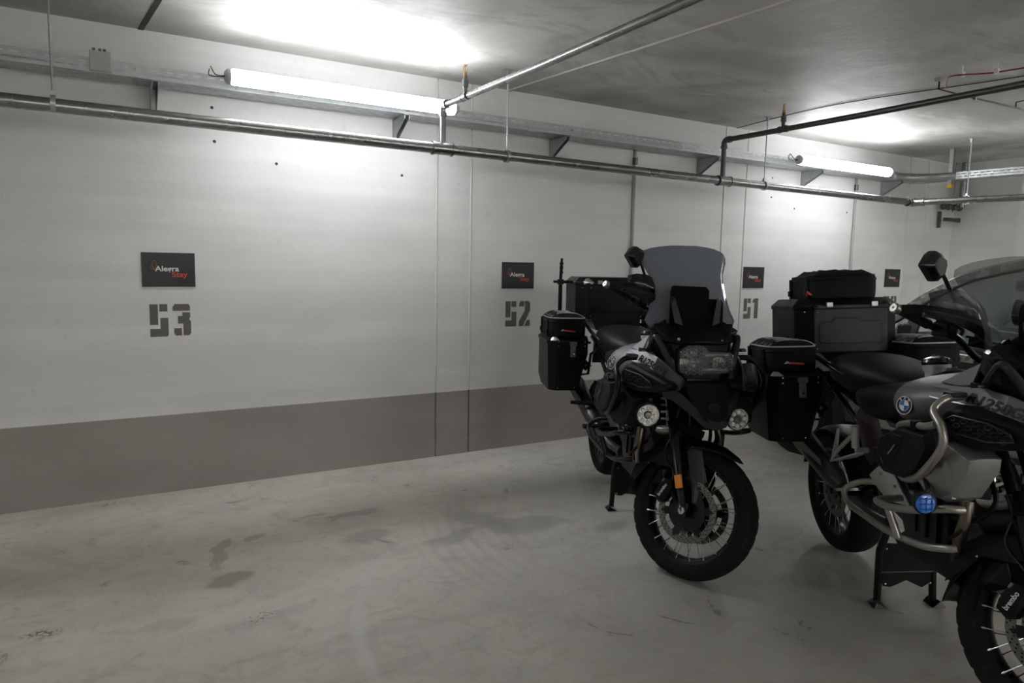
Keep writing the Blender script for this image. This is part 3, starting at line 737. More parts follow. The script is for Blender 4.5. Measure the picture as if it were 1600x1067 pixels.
def soft_bag(root, cen, size, name='luggage_bag', red=False, cords=True, side=-1):
    cx_, cy_, cz_ = cen; L, W, H = size
    rings = []
    for z, k in ((0, .95), (.04, .985), (.5, 1), (.86, 1), (.97, .97), (1.05, .86), (1.10, .5)):
        r = []
        for a in range(32):
            t = 2 * PI * a / 32; e = 5.5
            c, s = math.cos(t), math.sin(t)
            rr = (abs(c) ** e + abs(s) ** e) ** (-1 / e)
            r.append((cx_ + L / 2 * k * rr * c, cy_ + W / 2 * k * rr * s, cz_ + H * z - (.02 * H if z > 1 else 0)))
        rings.append(r)
    b = MB().loft(rings).build(name, M_FABRIC, root, ang=50)
    # piping round the top edge
    mb = MB(); P = []
    for a in range(33):
        t = 2 * PI * a / 32; c, s = math.cos(t), math.sin(t); rr = (abs(c) ** 5.5 + abs(s) ** 5.5) ** (-1 / 5.5)
        P.append((cx_ + L / 2 * .97 * rr * c, cy_ + W / 2 * .97 * rr * s, cz_ + H * .985))
    mb.tube(P, .0035, 6); o = mb.build('piping', M_CORD if cords else M_BLACK, b)
    mb = MB(); P = []
    for a in range(33):
        t = 2 * PI * a / 32; c, s = math.cos(t), math.sin(t); rr = (abs(c) ** 5.5 + abs(s) ** 5.5) ** (-1 / 5.5)
        P.append((cx_ + L / 2 * 1.004 * rr * c, cy_ + W / 2 * 1.004 * rr * s, cz_ + H * .80))
    mb.tube(P, .004, 6).build('zipper', M_BLACK, b)
    # crumpled cover and elastic cord on the lid
    mb = MB(); g = []
    rd = random.Random(int(abs(cy_) * 1000) + int(L * 100))
    for i in range(13):
        row = []
        for j in range(9):
            u = i / 12 - .5; w_ = j / 8 - .5
            h = .006 + .010 * abs(math.sin(u * 14 + w_ * 9)) + rd.uniform(0, .007)
            if i in (0, 12) or j in (0, 8): h = -.008
            row.append(mb.v((cx_ + u * L * .82, cy_ + w_ * W * .82, cz_ + H * 1.08 + h)))
        g.append(row)
    for i in range(12):
        for j in range(8): mb.f([g[i][j], g[i + 1][j], g[i + 1][j + 1], g[i][j + 1]])
    mb.build('lid_cover', M_FABRIC, b, ang=60)
    if cords:
        mb = MB()
        for i in range(5):
            x0 = cx_ - L * .36 + L * .18 * i
            mb.tube([(x0 - L * .03, cy_ - W * .42, cz_ + H * 1.02), (x0, cy_ - W * .2, cz_ + H * 1.08 + .018), (x0 + L * .10, cy_ + W * .2, cz_ + H * 1.08 + .018), (x0 + L * .12, cy_ + W * .42, cz_ + H * 1.02)], .0022, 5, curve=4)
        mb.build('elastic_cord', M_CORD, b)
    mb = MB()
    xf = cx_ + L / 2
    if red:
        mb.use(M_RED).hull([(xf + .001, cy_ + side * .03, cz_ + H * .30), (xf + .001, cy_ - side * .045, cz_ + H * .26), (xf + .001, cy_ - side * .045, cz_ + H * .33), (xf + .001, cy_ + side * .02, cz_ + H * .38), (xf + .003, cy_, cz_ + H * .33)])
        mb.use(M_CORD).hull([(xf + .001, cy_ + side * .055, cz_ + H * .30), (xf + .001, cy_ + side * .02, cz_ + H * .34), (xf + .001, cy_ + side * .04, cz_ + H * .42), (xf + .0025, cy_ + side * .04, cz_ + H * .35)])
        mb.build('logo_patch', None, b)
    for q in (-1, 1):
        MB().box((cx_ + q * L * .3, cy_ + side * (W / 2 + .002), cz_ + H * .45), (.028, .008, H * .9)).box((cx_ + q * L * .3, cy_ + side * (W / 2 + .006), cz_ + H * .25), (.036, .012, .03)).build('strap', M_BLACK, b, bevel=.002)
    return b

def side_case(root, s):
    # aluminium side case; s = -1 right, +1 left
    xf, xr = -.50, -.90; yi, yo = .225, .485
    def P(x, y, z): return (x, s * y, z)
    zb, zt = .69, 1.0
    mb = MB()
    mb.hull([P(xf, yi, zt), P(xf, yo - .05, zt), P(xf - .045, yo, zt), P(xr, yo, zt), P(xr, yi, zt), P(xf, .29, zb), P(xf, yo - .05, zb), P(xf - .045, yo - .01, zb), P(xr + .06, yo - .01, zb), P(xr, yo, zb + .06), P(xr, .27, zb + .06), P(xr + .05, .29, zb), P(xf, yi, .93), P(xr, yi, .93)])
    c = mb.build('side_case', M_ALUB, root, bevel=.004)
    mb = MB().hull([P(xf + .006, yi, zt), P(xf + .006, yo - .05, zt), P(xf - .045, yo + .006, zt), P(xr, yo + .006, zt), P(xr, yi, zt), P(xf + .006, yi, zt + .018), P(xf + .006, yo - .05, zt + .018), P(xf - .045, yo + .006, zt + .018), P(xr, yo + .006, zt + .018),
                    P(xf - .03, yi, zt + .045), P(xf - .03, yo - .07, zt + .045), P(xf - .07, yo - .03, zt + .045), P(xr, yo - .03, zt + .045), P(xr, yi, zt + .045)])
    mb.build('lid', M_ALUB, c, bevel=.003)
    mb = MB().box(P(xf + .010, .325, .955), (.014, .036, .085)).box(P(xf + .013, .325, 1.0), (.018, .050, .026)).box(P(xf + .017, .325, .94), (.008, .024, .03))
    mb.build('latch', M_DISC, c, bevel=.003)
    mb = MB().cyl(P(xf + .020, .325, .935), P(xf + .024, .325, .935), .006, 12).build('lock', M_CHROME, c)
    mb = MB().hull([P(xf + .004, yo - .075, 1.02), P(xf + .004, yo - .035, 1.02), P(xf - .02, yo - .01, 1.02), P(xf - .02, yo - .05, 1.045), P(xf - .03, yo - .03, 1.045), P(xf - .02, yo - .04, 1.02)])
    mb.build('corner_guard', M_SILVER, c, bevel=.002)
    mb = MB()
    for y, z in ((yi + .02, .985), (yo - .065, .985), (yo - .065, .71), (.31, .71), (yo - .065, 1.012), (yi + .02, 1.012)): mb.sphere(P(xf + .003, y, z), .005, 8)
    mb.build('rivets', M_CHROME, c)
    mb = MB().hull([P(xf + .02, .205, .86), P(xf + .02, .245, .90), P(xf + .02, .285, .865), P(xf + .02, .245, .825), P(xf + .03, .205, .86), P(xf + .03, .245, .90), P(xf + .03, .285, .865), P(xf + .03, .245, .825)])
    mb.build('mounting_plate', M_ALUB, c, bevel=.002)
    MB().cyl(P(xf + .03, .245, .863), P(xf + .036, .245, .863), .009, 12).build('lock', M_CHROME, c)
    return c

def motorcycle(loc, rot, label, c):
    root = thing('motorcycle', label, 'motorcycle', loc, rot)
    FM = steer(c['steer'], c['fdz']); BMx = bars(c['steer'], c['bdz'])
    bar_m = c['bar']; B2v = c['kind'] == 2
    # ---- wheels
    wheel(root, 'front_wheel', FM, (.752, 0, .325), .325, .060, .243, 6, M_BLACKM, [(-.066, .153, .122), (.066, .153, .122)])
    wheel(root, 'rear_wheel', Matrix.Identity(4), (-.752, 0, .368), .318, .085, .222, 6, M_BLACKM, [(-.055, .133, .095)])
    # ---- fork
    dr = V((-math.sin(RAKE), 0, math.cos(RAKE)))
    for s in (-1, 1):
        b = V((.745, s * .098, .335))
        mb = MB(FM).tube([b - dr * .02, b + dr * .02, b + dr * .03, b + dr * .42, b + dr * .43], [.026, .028, .024, .0265, .029], 20)
        mb.hull([b + V((-.03, -.014, -.035)), b + V((.03, -.014, -.035)), b + V((-.035, .014, .03)), b + V((.03, .014, .03)), b + V((-.03, .014, -.035)), b + V((.03, .014, -.035)), b + V((-.035, -.014, .03)), b + V((.03, -.014, .03))])
        leg = mb.build('fork_leg', M_BLACKG, root)
        MB(FM).tube([b + dr * .42, b + dr * .86], .0205, 18).build('stanchion', M_BLACKM, leg)
        MB(FM).lathe([(.003, 0), (.013, 0), (.017, .006), (.017, .012), (.003, .012)], (.752, s * .112 - (.012 if s > 0 else 0), .325), (0, s, 0) if s < 0 else (0, 1, 0), 20).build('axle_nut', M_CHROME, leg)
        X2 = V((.90, 0, .43)); rc = V((.700, s * .128, .452))
        MB(FM).hull([rc + X2 * a + dr * h + V((0, s * y, 0)) for a in (-.019, .019) for h in (-.032, .032) for y in (0, .007)]).build('reflector', M_ORANGE, leg, bevel=.003)
        MB(FM).hull([rc + X2 * a + dr * h + V((0, s * y, 0)) for a in (-.01, .01) for h in (-.02, .02) for y in (-.02, 0)]).build('reflector_mount', M_BLACK, leg)
        # flat guard plate in front of the leg
        g = MB(FM).prism([(.800, s * .060, .375), (.775, s * .085, .372), (.745, s * .085, .46), (.672, s * .085, .60), (.690, s * .080, .635), (.735, s * .066, .625), (.79, s * .058, .50)], (.004, -s * .006, .002))
        gm = g.build('fork_guard', M_DGREY, leg, bevel=.002)
        # calliper
        cc = V((.628, s * .096, .385))
        X = V((.35, 0, .94)).normalized(); Z = V((-.94, 0, .35)).normalized()
        def q(a, h, y): return cc + X * a + Z * h + V((0, s * y, 0))
        mb = MB(FM).hull([q(a, h, y) for a, h in ((-.062, -.015), (-.05, .028), (-.02, .036), (.03, .036), (.06, .022), (.066, -.01), (.04, -.03), (-.045, -.032)) for y in (-.028, .022)] + [q(a, h, .030) for a, h in ((-.04, -.012), (-.03, .018), (.035, .018), (.045, -.01))])
        mb.tube([cc + V((.0, 0, .03)), cc + V((.06, 0, -.02)), cc + V((.10, 0, -.06))], .012, 10)
        ca = mb.build('brake_calliper', M_BLACK, root, bevel=.003)
        ex = X if s < 0 else -X
        MB(FM).text('brembo', q(0, .002, .0312), X if s < 0 else -X, Z * 1 if s < 0 else -Z * -1, .024, bold=.0006, width=.070).build('lettering', M_WHITE, ca, smooth=False)
        MB(FM).tube([q(.055, .0, 0), q(.10, .03, 0), (.56, s * .09, .56), (.57, s * .08, .68), (.55, s * .05, .80)], .0035, 6, curve=5).build('brake_hose', M_PIPED, ca)
        MB(FM).tube([q(.03, .03, .02), q(.05, .03, .022)], .006, 8).build('bolt', M_DISC, ca)
    # fork bridge
    MB(FM).hull([(.60 + a, y, .70 + z) for a in (-.03, .03) for y in (-.13, .13) for z in (-.018, .018)]).tube([(.605, -.098, .66), (.58, -.098, .74)], .034, 14).tube([(.605, .098, .66), (.58, .098, .74)], .034, 14).build('fork_bridge', M_BLACK, root, bevel=.006)
    # ---- front fender
    def fen(a, r, hw, dep, flat=.0):
        ca, sa = math.cos(a), math.sin(a)
        out = []
        for k in range(9):
            t = -1 + 2 * k / 8
            rr = r - dep * (abs(t) ** 2.6)
            out.append((.752 + ca * rr, hw * t, .325 + sa * rr))
        return out
    R_ = []
    for deg, r, hw, dep in ((186, .365, .062, .012), (180, .360, .070, .02), (170, .358, .076, .035), (158, .352, .082, .045), (145, .350, .084, .05), (128, .352, .082, .05), (110, .354, .080, .05), (94, .356, .078, .05), (80, .356, .066, .035), (66, .352, .045, .018), (60, .348, .008, .002)):
        R_.append(fen(math.radians(deg), r, hw, dep))
    mb = MB(FM); mb.loft(R_, caps=False, closed=False)
    fe = mb.build('front_fender', M_BLACK, root, solid=.004)
    for s in (-1, 1):
        mb = MB(FM).prism([(.42, s * .079, .50), (.50, s * .082, .575), (.62, s * .082, .60), (.66, s * .086, .55), (.60, s * .086, .50), (.50, s * .083, .49), (.45, s * .078, .42), (.40, s * .074, .36)], (0, s * .004, 0))
        mb.build('fender_stay', M_BLACK, fe, bevel=.002)
        MB(FM).sphere((.487, s * .085, .485), .006, 8).build('bolt', M_CHROME, fe)
    # ---- engine
    mb = MB().hull([(.12, 0.15, .40), (.56, .12, .40), (.58, .10, .50), (.36, .12, .78), (.10, .13, .80), (.05, .14, .5)], sym=True)
    mb.hull([(-.22, .10, .50), (.12, .13, .44), (.12, .12, .80), (-.18, .09, .74)], sym=True)
    mb.hull([(.10, .10, .74), (.32, .08, .76), (.33, .08, .98), (.15, .10, .98)], sym=True)
    eng = mb.build('engine', M_DGREY, root, bevel=.012)
    mb = MB()
    for x in (.18, .25, .32, .39): mb.hull([(x, .152, .46), (x + .012, .152, .46), (x, .142, .70), (x + .012, .142, .70), (x, .12, .46), (x + .012, .12, .70)], sym=True)
    mb.build('cooling_fins', M_BLACKM, eng)
    MB().hull([(.02, .12, .33), (.50, .12, .33), (.66, .09, .42), (.64, .10, .50), (.60, .13, .42), (.02, .16, .40), (.0, .12, .36)], sym=True).build('skid_plate', M_ALUB if not B2v else M_BLACKM, root, bevel=.006)
    # cylinder heads (boxer) and their covers
    for s in (-1, 1):
        S = lambda P: [(x, s * y, z) for x, y, z in P]
        mb = MB().hull(S([(.46, .12, .68), (.60, .12, .70), (.46, .12, .86), (.60, .12, .88), (.50, .24, .70), (.68, .22, .74), (.52, .24, .88), (.68, .22, .90)]))
        cy_ = mb.build('cylinder', M_DGREY, root, bevel=.008)
        P8 = [(.585, .775), (.625, .729), (.678, .722), (.713, .743), (.766, .846), (.770, .885), (.700, .930), (.650, .925), (.60, .88)]
        vy = lambda x: .345 - (x - .65) * .45
        mb = MB().hull(S([(x, vy(x) - .09, z) for x, z in P8] + [(x, vy(x) - .02, z) for x, z in P8] + [(.685 + (x - .685) * .86, vy(.685 + (x - .685) * .86) + .006, .82 + (z - .82) * .88) for x, z in P8]))
        mb.build('valve_cover', c['valve'], cy_, bevel=.006)
        mb = MB().hull(S([(.655, .342, .87), (.695, .325, .885), (.725, .311, .80), (.69, .327, .77), (.690, .345, .83)])); mb.build('cover_ridge', c['valve'], cy_, bevel=.002)
        mb = MB()
        for x, z in ((.625, .745), (.70, .745), (.755, .87), (.69, .915), (.615, .86)): mb.cyl((x, s * (vy(x) - .03), z), (x, s * (vy(x) - .004), z), .007, 8)
        mb.build('cover_bolts', M_CHROME, cy_)
        for k in range(5): 
            pass
        # black side box above the cylinder
        P6 = [(.33, .775), (.36, .885), (.50, .950), (.69, .955), (.705, .905), (.62, .80), (.50, .755), (.40, .750)]
        mb = MB().hull(S([(x, .27, z) for x, z in P6] + [(.5 + (x - .5) * .95, .365, .85 + (z - .85) * .95) for x, z in P6] + [(.5 + (x - .5) * .86, .39, .85 + (z - .85) * .86) for x, z in P6]))
        bx = mb.build('side_cover', M_BLACK, root, bevel=.005, seg=3)
        mb = MB()
        def on(x, z): return (.5 + (x - .5) * .76, s * .3915, .85 + (z - .85) * .76)
        mb.tube([on(.47, .935), on(.55, .935), on(.53, .88), on(.46, .80)], .0022, 5).tube([on(.36, .80), on(.39, .77)], .0022, 5)
        mb.build('embossed_line', M_DGREY, bx)
        MB().tube([(.452, s * .394, .835), (.500, s * .394, .880)], .003, 6).build('name_plate', M_SILVER, bx)
        # exhaust headers
        MB().tube(S([(.60, .20, .70), (.60, .21, .63), (.54, .19, .55), (.46, .15, .46), (.34, .10, .40), (.0, .08, .38)]), .021, 14, curve=6).build('exhaust_pipe', M_HEAT, root)
        # frame tubes
        MB().tube(S([(.46, .06, .98), (.30, .13, .84), (.02, .15, .62), (-.10, .13, .52)]), .017, 10, curve=5).tube(S([(.02, .14, .88), (-.30, .13, .90), (-.78, .13, 1.02)]), .014, 10).tube(S([(-.02, .14, .66), (-.35, .14, .84), (-.62, .14, .98)]), .013, 10).build('frame_tube', c['frame'], root)
        # footpeg and hanger plate
        mb = MB().hull(S([(-.06, .20, .63), (.04, .20, .70), (.12, .20, .69), (.19, .20, .62), (.25, .20, .58), (.10, .20, .56), (.0, .20, .58), (-.06, .19, .63)] + [(x, .21, z) for x, z in ((-.06, .63), (.04, .70), (.12, .69), (.19, .62), (.25, .58), (.10, .56))]))
        fp = mb.build('footpeg_plate', c['plate'], root, bevel=.003)
        MB().box((-.12, s * .27, .54), (.05, .12, .02)).tube([(-.12, s * .17, .56), (-.12, s * .22, .545)], .014, 10).build('footpeg', M_BLACKM, fp)
        mb = MB()
        for x, z in ((.16, .635), (.19, .605), (.05, .66)): mb.cyl((x, s * .208, z), (x, s * .218, z), .008, 10)
        mb.build('bolt', M_CHROME, fp)
        # passenger footpeg bracket
        mb = MB().tube(S([(-.22, .14, .84), (-.40, .20, .66), (-.46, .20, .60), (-.30, .16, .66), (-.12, .14, .74)]), .011, 8).tube(S([(-.40, .20, .66), (-.38, .20, .77), (-.44, .20, .62)]), .008, 8)
        pp = mb.build('passenger_bracket', c['plate'] if B2v else M_BLACKM, root)
        if B2v: MB().tube(S([(-.13, .235, .735), (-.115, .245, .835)]), .0165, 14).tube(S([(-.13, .235, .725), (-.13, .18, .72)]), .012, 10).build('passenger_footpeg', M_SILVERP, pp)
        else: MB().tube(S([(-.42, .20, .62), (-.46, .34, .62)]), [.016, .012], 12).build('passenger_footpeg', M_BLACK, pp)
        # ---- crash bars
        r = .0135
        mb = MB()
        mb.tube(S([(.655, .26, 1.066), (.67, .32, 1.062), (.675, .36, 1.025), (.735, .37, .98), (.735, .37, .915), (.63, .37, .81), (.54, .36, .765), (.41, .32, .745), (.36, .2, .74)]), r, 14, curve=6)
        mb.tube(S([(.42, .2, .90), (.44, .34, .93), (.53, .36, .958), (.63, .365, .965), (.70, .365, .985)]), r, 14, curve=5)
        up = mb.build('upper_crash_bar', bar_m, root)
        mb = MB()
        mb.tube(S([(-.02, .16, .60), (-.06, .24, .60), (-.087, .30, .56), (-.03, .31, .515), (.16, .31, .50), (.33, .31, .50), (.50, .30, .515), (.60, .275, .538), (.62, .25, .545)]), r, 14, curve=6)
        mb.tube(S([(.20, .20, .60), (.25, .33, .61), (.36, .345, .615), (.52, .345, .65), (.64, .342, .688), (.70, .315, .705), (.70, .28, .70)]), r, 14, curve=6)
        mb.tube(S([(.35, .342, .61), (.385, .32, .50)]), r, 14)
        if not B2v: mb.prism(S([(-.08, .305, .545), (.06, .315, .575), (.16, .312, .53), (.02, .312, .50)]), (0, s * .003, 0))
        mb.build('lower_crash_bar', bar_m, root)
        MB().box((.655, s * .28, 1.075), (.05, .05, .016)).build('bar_clamp', M_BLACKM, up, bevel=.003)
        MB().box((.585, s * .365, .962), (.03, .032, .032)).build('bar_clamp', M_BLACKM, up, bevel=.003)
        # ---- fog lamps
        if B2v:
            o = V((.685, s * .395, .722)); n = V((.93, s * -.05 + s * .12, -.02)).normalized()
            mb = MB().lathe([(.002, -.045), (.022, -.042), (.034, -.02), (.037, 0), (.037, .006), (.032, .008)], o, n, 20).tube([o - n * .02, (.66, s * .37, .76), (.60, s * .35, .80)], .008, 8)
            mb.tube([o - n * .03, o - n * .07 + V((0, 0, .01))], .02, 10)
            fl_ = mb.build('fog_lamp', M_BLACK, root)
            mb = MB().lathe([(.001, .012), (.02, .011), (.032, .006)], o, n, 20); mb.build('lens', M_LEDB, fl_)
            mb = MB(); u = V((0, 1, 0)); w_ = n.cross(u)
            for a in (-.018, 0, .018): mb.tube([o + n * .014 + u * a - w_ * .024, o + n * .014 + u * a + w_ * .024], .002, 5).tube([o + n * .014 + w_ * a - u * .024, o + n * .014 + w_ * a + u * .024], .002, 5)
            mb.build('lens_grille', M_BLUE, fl_)
        else:
            o = V((.82, -.245, .818)) if s < 0 else V((.80, .205, .790)); n = V((.97, s * .10, -.05)).normalized()
            mb = MB().lathe([(.002, -.06), (.035, -.055), (.052, -.03), (.057, 0), (.057, .014), (.052, .016)], o, n, 32).tube([o - n * .03 + V((0, 0, .03)), o - n * .02 + V((0, 0, .075)), (.68, s * .16, .90)], .007, 8)
            fl_ = mb.build('fog_lamp', M_BLACKM, root)
            MB().lathe([(.001, .004), (.016, .004), (.020, .010), (.046, .010), (.052, .015)], o, n, 32).build('reflector', M_LED, fl_)
            mb = MB(); u = V((0, 1, 0)); u = (u - n * u.dot(n)).normalized(); w_ = n.cross(u)
            for k in range(8):
                a = 2 * PI * k / 8; mb.sphere(o + n * .012 + (u * math.cos(a) + w_ * math.sin(a)) * .034, .0105, 10)
            mb.build('led_lenses', M_LEDC, fl_)
            MB().lathe([(.001, .018), (.014, .017), (.016, .010)], o, n, 20).build('centre_cap', M_DISC, fl_)
        # turn signals
        mb = MB().hull(S([(.70, .225, 1.115), (.70, .225, 1.103), (.715, .268, 1.122), (.715, .268, 1.102), (.735, .235, 1.118), (.735, .235, 1.104), (.74, .264, 1.116), (.74, .264, 1.106), (.69, .25, 1.112)]))
        mb.tube([(.69, s * .17, 1.10), (.705, s * .23, 1.110)], .006, 8)
        ts = mb.build('turn_signal', M_BLACK, root, bevel=.003)
        MB().hull(S([(.741, .24, 1.114), (.741, .24, 1.107), (.743, .262, 1.114), (.743, .262, 1.107), (.745, .25, 1.111)])).build('lens', M_GREY, ts)
        # ---- inlet shroud
        IN = [(.632, .995), (.652, 1.028), (.715, 1.050), (.745, 1.049), (.955, 1.0), (.982, .985), (.962, .958), (.91, .938), (.775, .915), (.685, .920), (.645, .950)]
        def fy(x, z, k=0): return .315 - max(0, x - .74) * .46 - k - abs(z - .985) * .25
        mb = MB().hull([(x, s * (fy(x, z) - .0), z) for x, z in IN] + [(.78 + (x - .78) * .85, s * (fy(x, z) + .022), .98 + (z - .98) * .80) for x, z in IN] + [(.70, s * .15, 1.03), (.70, s * .15, .92), (.93, s * .10, .98), (.93, s * .10, .96)])
        ih = mb.build('inlet_shroud', M_BLACK, root, bevel=.008, seg=3)
        def sy(x, z): return fy(x, z) + .0245
        HO = [(.695, 1.0), (.735, 1.018), (.835, 1.008), (.90, .985), (.905, .962), (.83, .950), (.735, .965)]
        mb = MB().prism([(x, s * (sy(x, z) + .0005), z) for x, z in HO], (0, s * .001, 0)); mb.build('inlet_opening', M_HOLE, ih, smooth=False)
        mb = MB()
        for i in range(5):
            for j in range(3):
                x = .735 + i * .035 + (j % 2) * .017; z = .972 + j * .017 - (x - .76) * .12
                P = [(x + .010 * math.cos(a * PI / 3), z + .0075 * math.sin(a * PI / 3)) for a in range(7)]
                mb.tube([(p, s * (sy(p, w) + .0025), w) for p, w in P], .0016, 5)
        mb.tube([(x, s * (sy(x, z) + .002), z) for x, z in HO + HO[:1]], .003, 6)
        mb.build('inlet_mesh', M_DGREY, ih)
        # ---- side fairing with the model lettering
        U = [(.395, .262, 1.062), (.53, .255, 1.092), (.70, .226, 1.100), (.80, .203, 1.084), (.90, .180, 1.056), (.985, .145, 1.008)]
        Lw = [(.395, .280, 1.052), (.53, .275, 1.048), (.70, .245, 1.040), (.80, .222, 1.022), (.90, .20, .992), (.965, .160, .955)]
        mb = MB().prism(S(U[:4] + Lw[:4][::-1]), (0, -s * .012, 0)); sf = mb.build('side_fairing', c['fairing'], root, bevel=.002)
        MB().prism(S(U[3:] + Lw[3:][::-1]), (0, -s * .012, 0)).build('front_panel', c['fairing'] if B2v else M_DGREY, sf, bevel=.002)
        MB().tube(S([(x, y + .003, z) for x, y, z in Lw[:4]]), .0030, 6).build('trim_line', M_LIGHTP, sf)
        a = V((.66, s * .242, 1.066)); b2 = V((.885, s * .194, 1.030)); ex = (b2 - a) if s < 0 else (a - b2)
        up_ = V((0, s * -.35, 1))
        MB().text('R1250GS', (a + b2) / 2 + V((0, s * .003, 0)), ex, up_, .046, bold=.0014, shear=.25, width=.235, ext=.003).build('lettering', c['text'], sf, smooth=False)
        # upper triangular panel
        mb = MB().prism(S([(.50, .235, 1.098), (.67, .205, 1.178), (.665, .232, 1.105), (.60, .238, 1.095)]), (0, -s * .010, 0)); mb.build('tank_trim', c['trim'], root, bevel=.002)
        # upper brace
        MB().tube(S([(.66, .215, 1.09), (.70, .215, 1.105), (.755, .205, 1.175), (.785, .195, 1.165), (.83, .165, 1.09), (.86, .135, 1.00), (.87, .10, .95)]), [.008, .012, .014, .014, .014, .013, .010], 8, curve=5).build('fairing_brace', M_DGREY, root)
        # rear side cover
        MB().hull(S([(-.30, .13, .90), (-.10, .15, .88), (-.02, .15, .74), (-.16, .15, .64), (-.27, .14, .74), (-.28, .17, .86), (-.12, .185, .84), (-.08, .18, .74), (-.17, .175, .68)])).build('side_panel', M_PURPLE if B2v else M_BLACK, root, bevel=.01)
        # screen side wing
        MB().hull(S([(.70, .135, 1.262), (.73, .222, 1.208), (.74, .19, 1.148), (.76, .14, 1.19), (.66, .20, 1.21), (.69, .14, 1.20)])).build('screen_wing', M_BLACKG, root, bevel=.004)
    # ---- telelever arm and front strut
    MB().hull([(.30, .12, .62), (.30, .16, .66), (.33, .10, .68)], sym=False)
    mb = MB()
    for s in (-1, 1): mb.tube([(.24, s * .13, .66), (.36, s * .10, .645), (.50, s * .035, .66), (.56, 0, .69)], [.026, .024, .022, .02], 12, curve=5)
    mb.hull([(.40, .07, .635), (.40, .07, .665), (.54, .03, .70), (.54, .03, .67)], sym=True)
    mb.build('suspension_arm', M_NICKEL, root)
    mb = MB(); P = []
    z0, z1, tn = .68, .86, 5
    for k in range(tn * 16 + 1):
        a = 2 * PI * k / 16; P.append((.43 - .03 * k / (tn * 16) + .032 * math.cos(a), .032 * math.sin(a), z0 + (z1 - z0) * k / (tn * 16)))
    mb.tube(P, .0062, 8); st = mb.build('suspension_spring', mat('pale_spring', (.60, .58, .52), .4), root)
    MB().cyl((.435, 0, .66), (.395, 0, .92), .014, 14).cyl((.40, 0, .86), (.395, 0, .92), .036, 16).build('damper_rod', M_CHROME, st)
    # hoses and cables, right side clutter
    for P, r in (([(.60, -.14, .80), (.68, -.16, .72), (.62, -.19, .64), (.52, -.20, .62)], .009), ([(.55, -.15, .62), (.60, -.22, .60), (.55, -.24, .55)], .007), ([(.52, .14, .80), (.60, .16, .70), (.56, .18, .62)], .009), ([(.16, -.15, .72), (.22, -.2, .66), (.32, -.2, .62), (.42, -.16, .60)], .008)):
        MB().tube(P, r, 8, curve=5).build('hose', M_BLACK, root)
    MB().hull([(.56, .20, .86), (.64, .19, .88), (.64, .20, .94), (.56, .22, .96), (.60, .08, .88), (.62, .08, .96)], sym=True).build('radiator', M_BLACK, root, bevel=.008)
    # ---- tank
    rings = [ell(.0, .10, 1.02, .90), ell(.08, .15, 1.06, .90), ell(.18, .23, 1.085, .90), ell(.28, .30, 1.105, .91, zs=1.01), ell(.37, .330, 1.120, .92, zs=1.01), ell(.46, .318, 1.130, .93, zs=1.02), ell(.56, .28, 1.135, .94, zs=1.04), ell(.66, .23, 1.13, .95), ell(.74, .17, 1.12, .96)]
    tk = MB().loft(rings).build('fuel_tank', c['tank'], root, sub=2)
    MB().hull([(.06, .045, 1.055), (.20, .045, 1.10), (.06, .03, 1.075), (.20, .035, 1.118)], sym=True).build('tank_collar', c['tank'], tk, bevel=.012)
    o = V((.075, 0, 1.115)); ca_ = V((-.12, 0, .99))
    MB().lathe([(.001, .0), (.052, .0), (.056, .010), (.050, .026), (.030, .034), (.001, .035)], o, ca_, 28).hull([o + V((-.05, -.012, .02)), o + V((.055, -.012, .02)), o + V((-.05, .012, .02)), o + V((.055, .012, .02)), o + V((-.03, 0, .042)), o + V((.05, 0, .040))]).build('filler_cap', M_BLACKG, tk, bevel=.002)
    MB().lathe([(.060, -.075), (.046, -.055), (.044, -.03), (.052, -.012), (.053, .0), (.001, .0)], o, ca_, 28).build('filler_neck', M_SILVERP, tk)
    for s in (-1, 1):
        n = V((.31, s * .93, .14)).normalized(); o = V((.418, s * .316, 1.005))
        up_ = V((0, 0, 1)); e2 = (up_ - n * up_.dot(n)).normalized(); e1 = e2.cross(n)
        mb = MB()
        def disc(r0, r1, a0, a1, m, h, k=10):
            mb.use(m)
            for i in range(k):
                A = a0 + (a1 - a0) * i / k; B = a0 + (a1 - a0) * (i + 1) / k
                pt = lambda r, t: o + n * h + e1 * (r * math.cos(t)) + e2 * (r * math.sin(t))
                if r0 < 1e-6: mb.f([mb.v(pt(0, 0)), mb.v(pt(r1, A)), mb.v(pt(r1, B))])
                else: mb.f([mb.v(pt(r0, A)), mb.v(pt(r1, A)), mb.v(pt(r1, B)), mb.v(pt(r0, B))])
        R = .032
        mb.use(M_BLACKG); mb.lathe([(.001, -.004), (R * 1.08, -.004), (R * 1.08, .001), (R * 1.0, .002), (.001, .002)], o, n, 32)
        disc(R * .96, R * 1.06, 0, 2 * PI, M_CHROME, .0026, 32); disc(R * .60, R * .655, 0, 2 * PI, M_CHROME, .0026, 32)
        for k in range(4): disc(0, R * .60, k * PI / 2, (k + 1) * PI / 2, (M_BLUE if k % 2 else M_WHITE) if B2v else (M_DGREY if k % 2 else M_SILVER), .0028)
        for ch, ad in (('B', 130), ('M', 90), ('W', 50)):
            t = math.radians(ad) if s < 0 else math.radians(ad)
            rr = e1 * math.cos(t) + e2 * math.sin(t)
            mb.use(M_WHITE).text(ch, o + rr * R * .81 + n * .002, e1 * math.sin(t) - e2 * math.cos(t), rr, R * .34, bold=.0002)
        mb.build('roundel', None, tk, smooth=False, fixn=False)
    # ---- seats
    rs = [ell(-.34, .12, .98, .90), ell(-.29, .175, 1.02, .87), ell(-.16, .205, 1.035, .845), ell(.0, .20, 1.045, .865), ell(.10, .155, 1.055, .91), ell(.17, .11, 1.07, .95), ell(.22, .06, 1.07, .99)]
    MB().loft(rs).build('rider_seat', M_VINYL, root, sub=2)
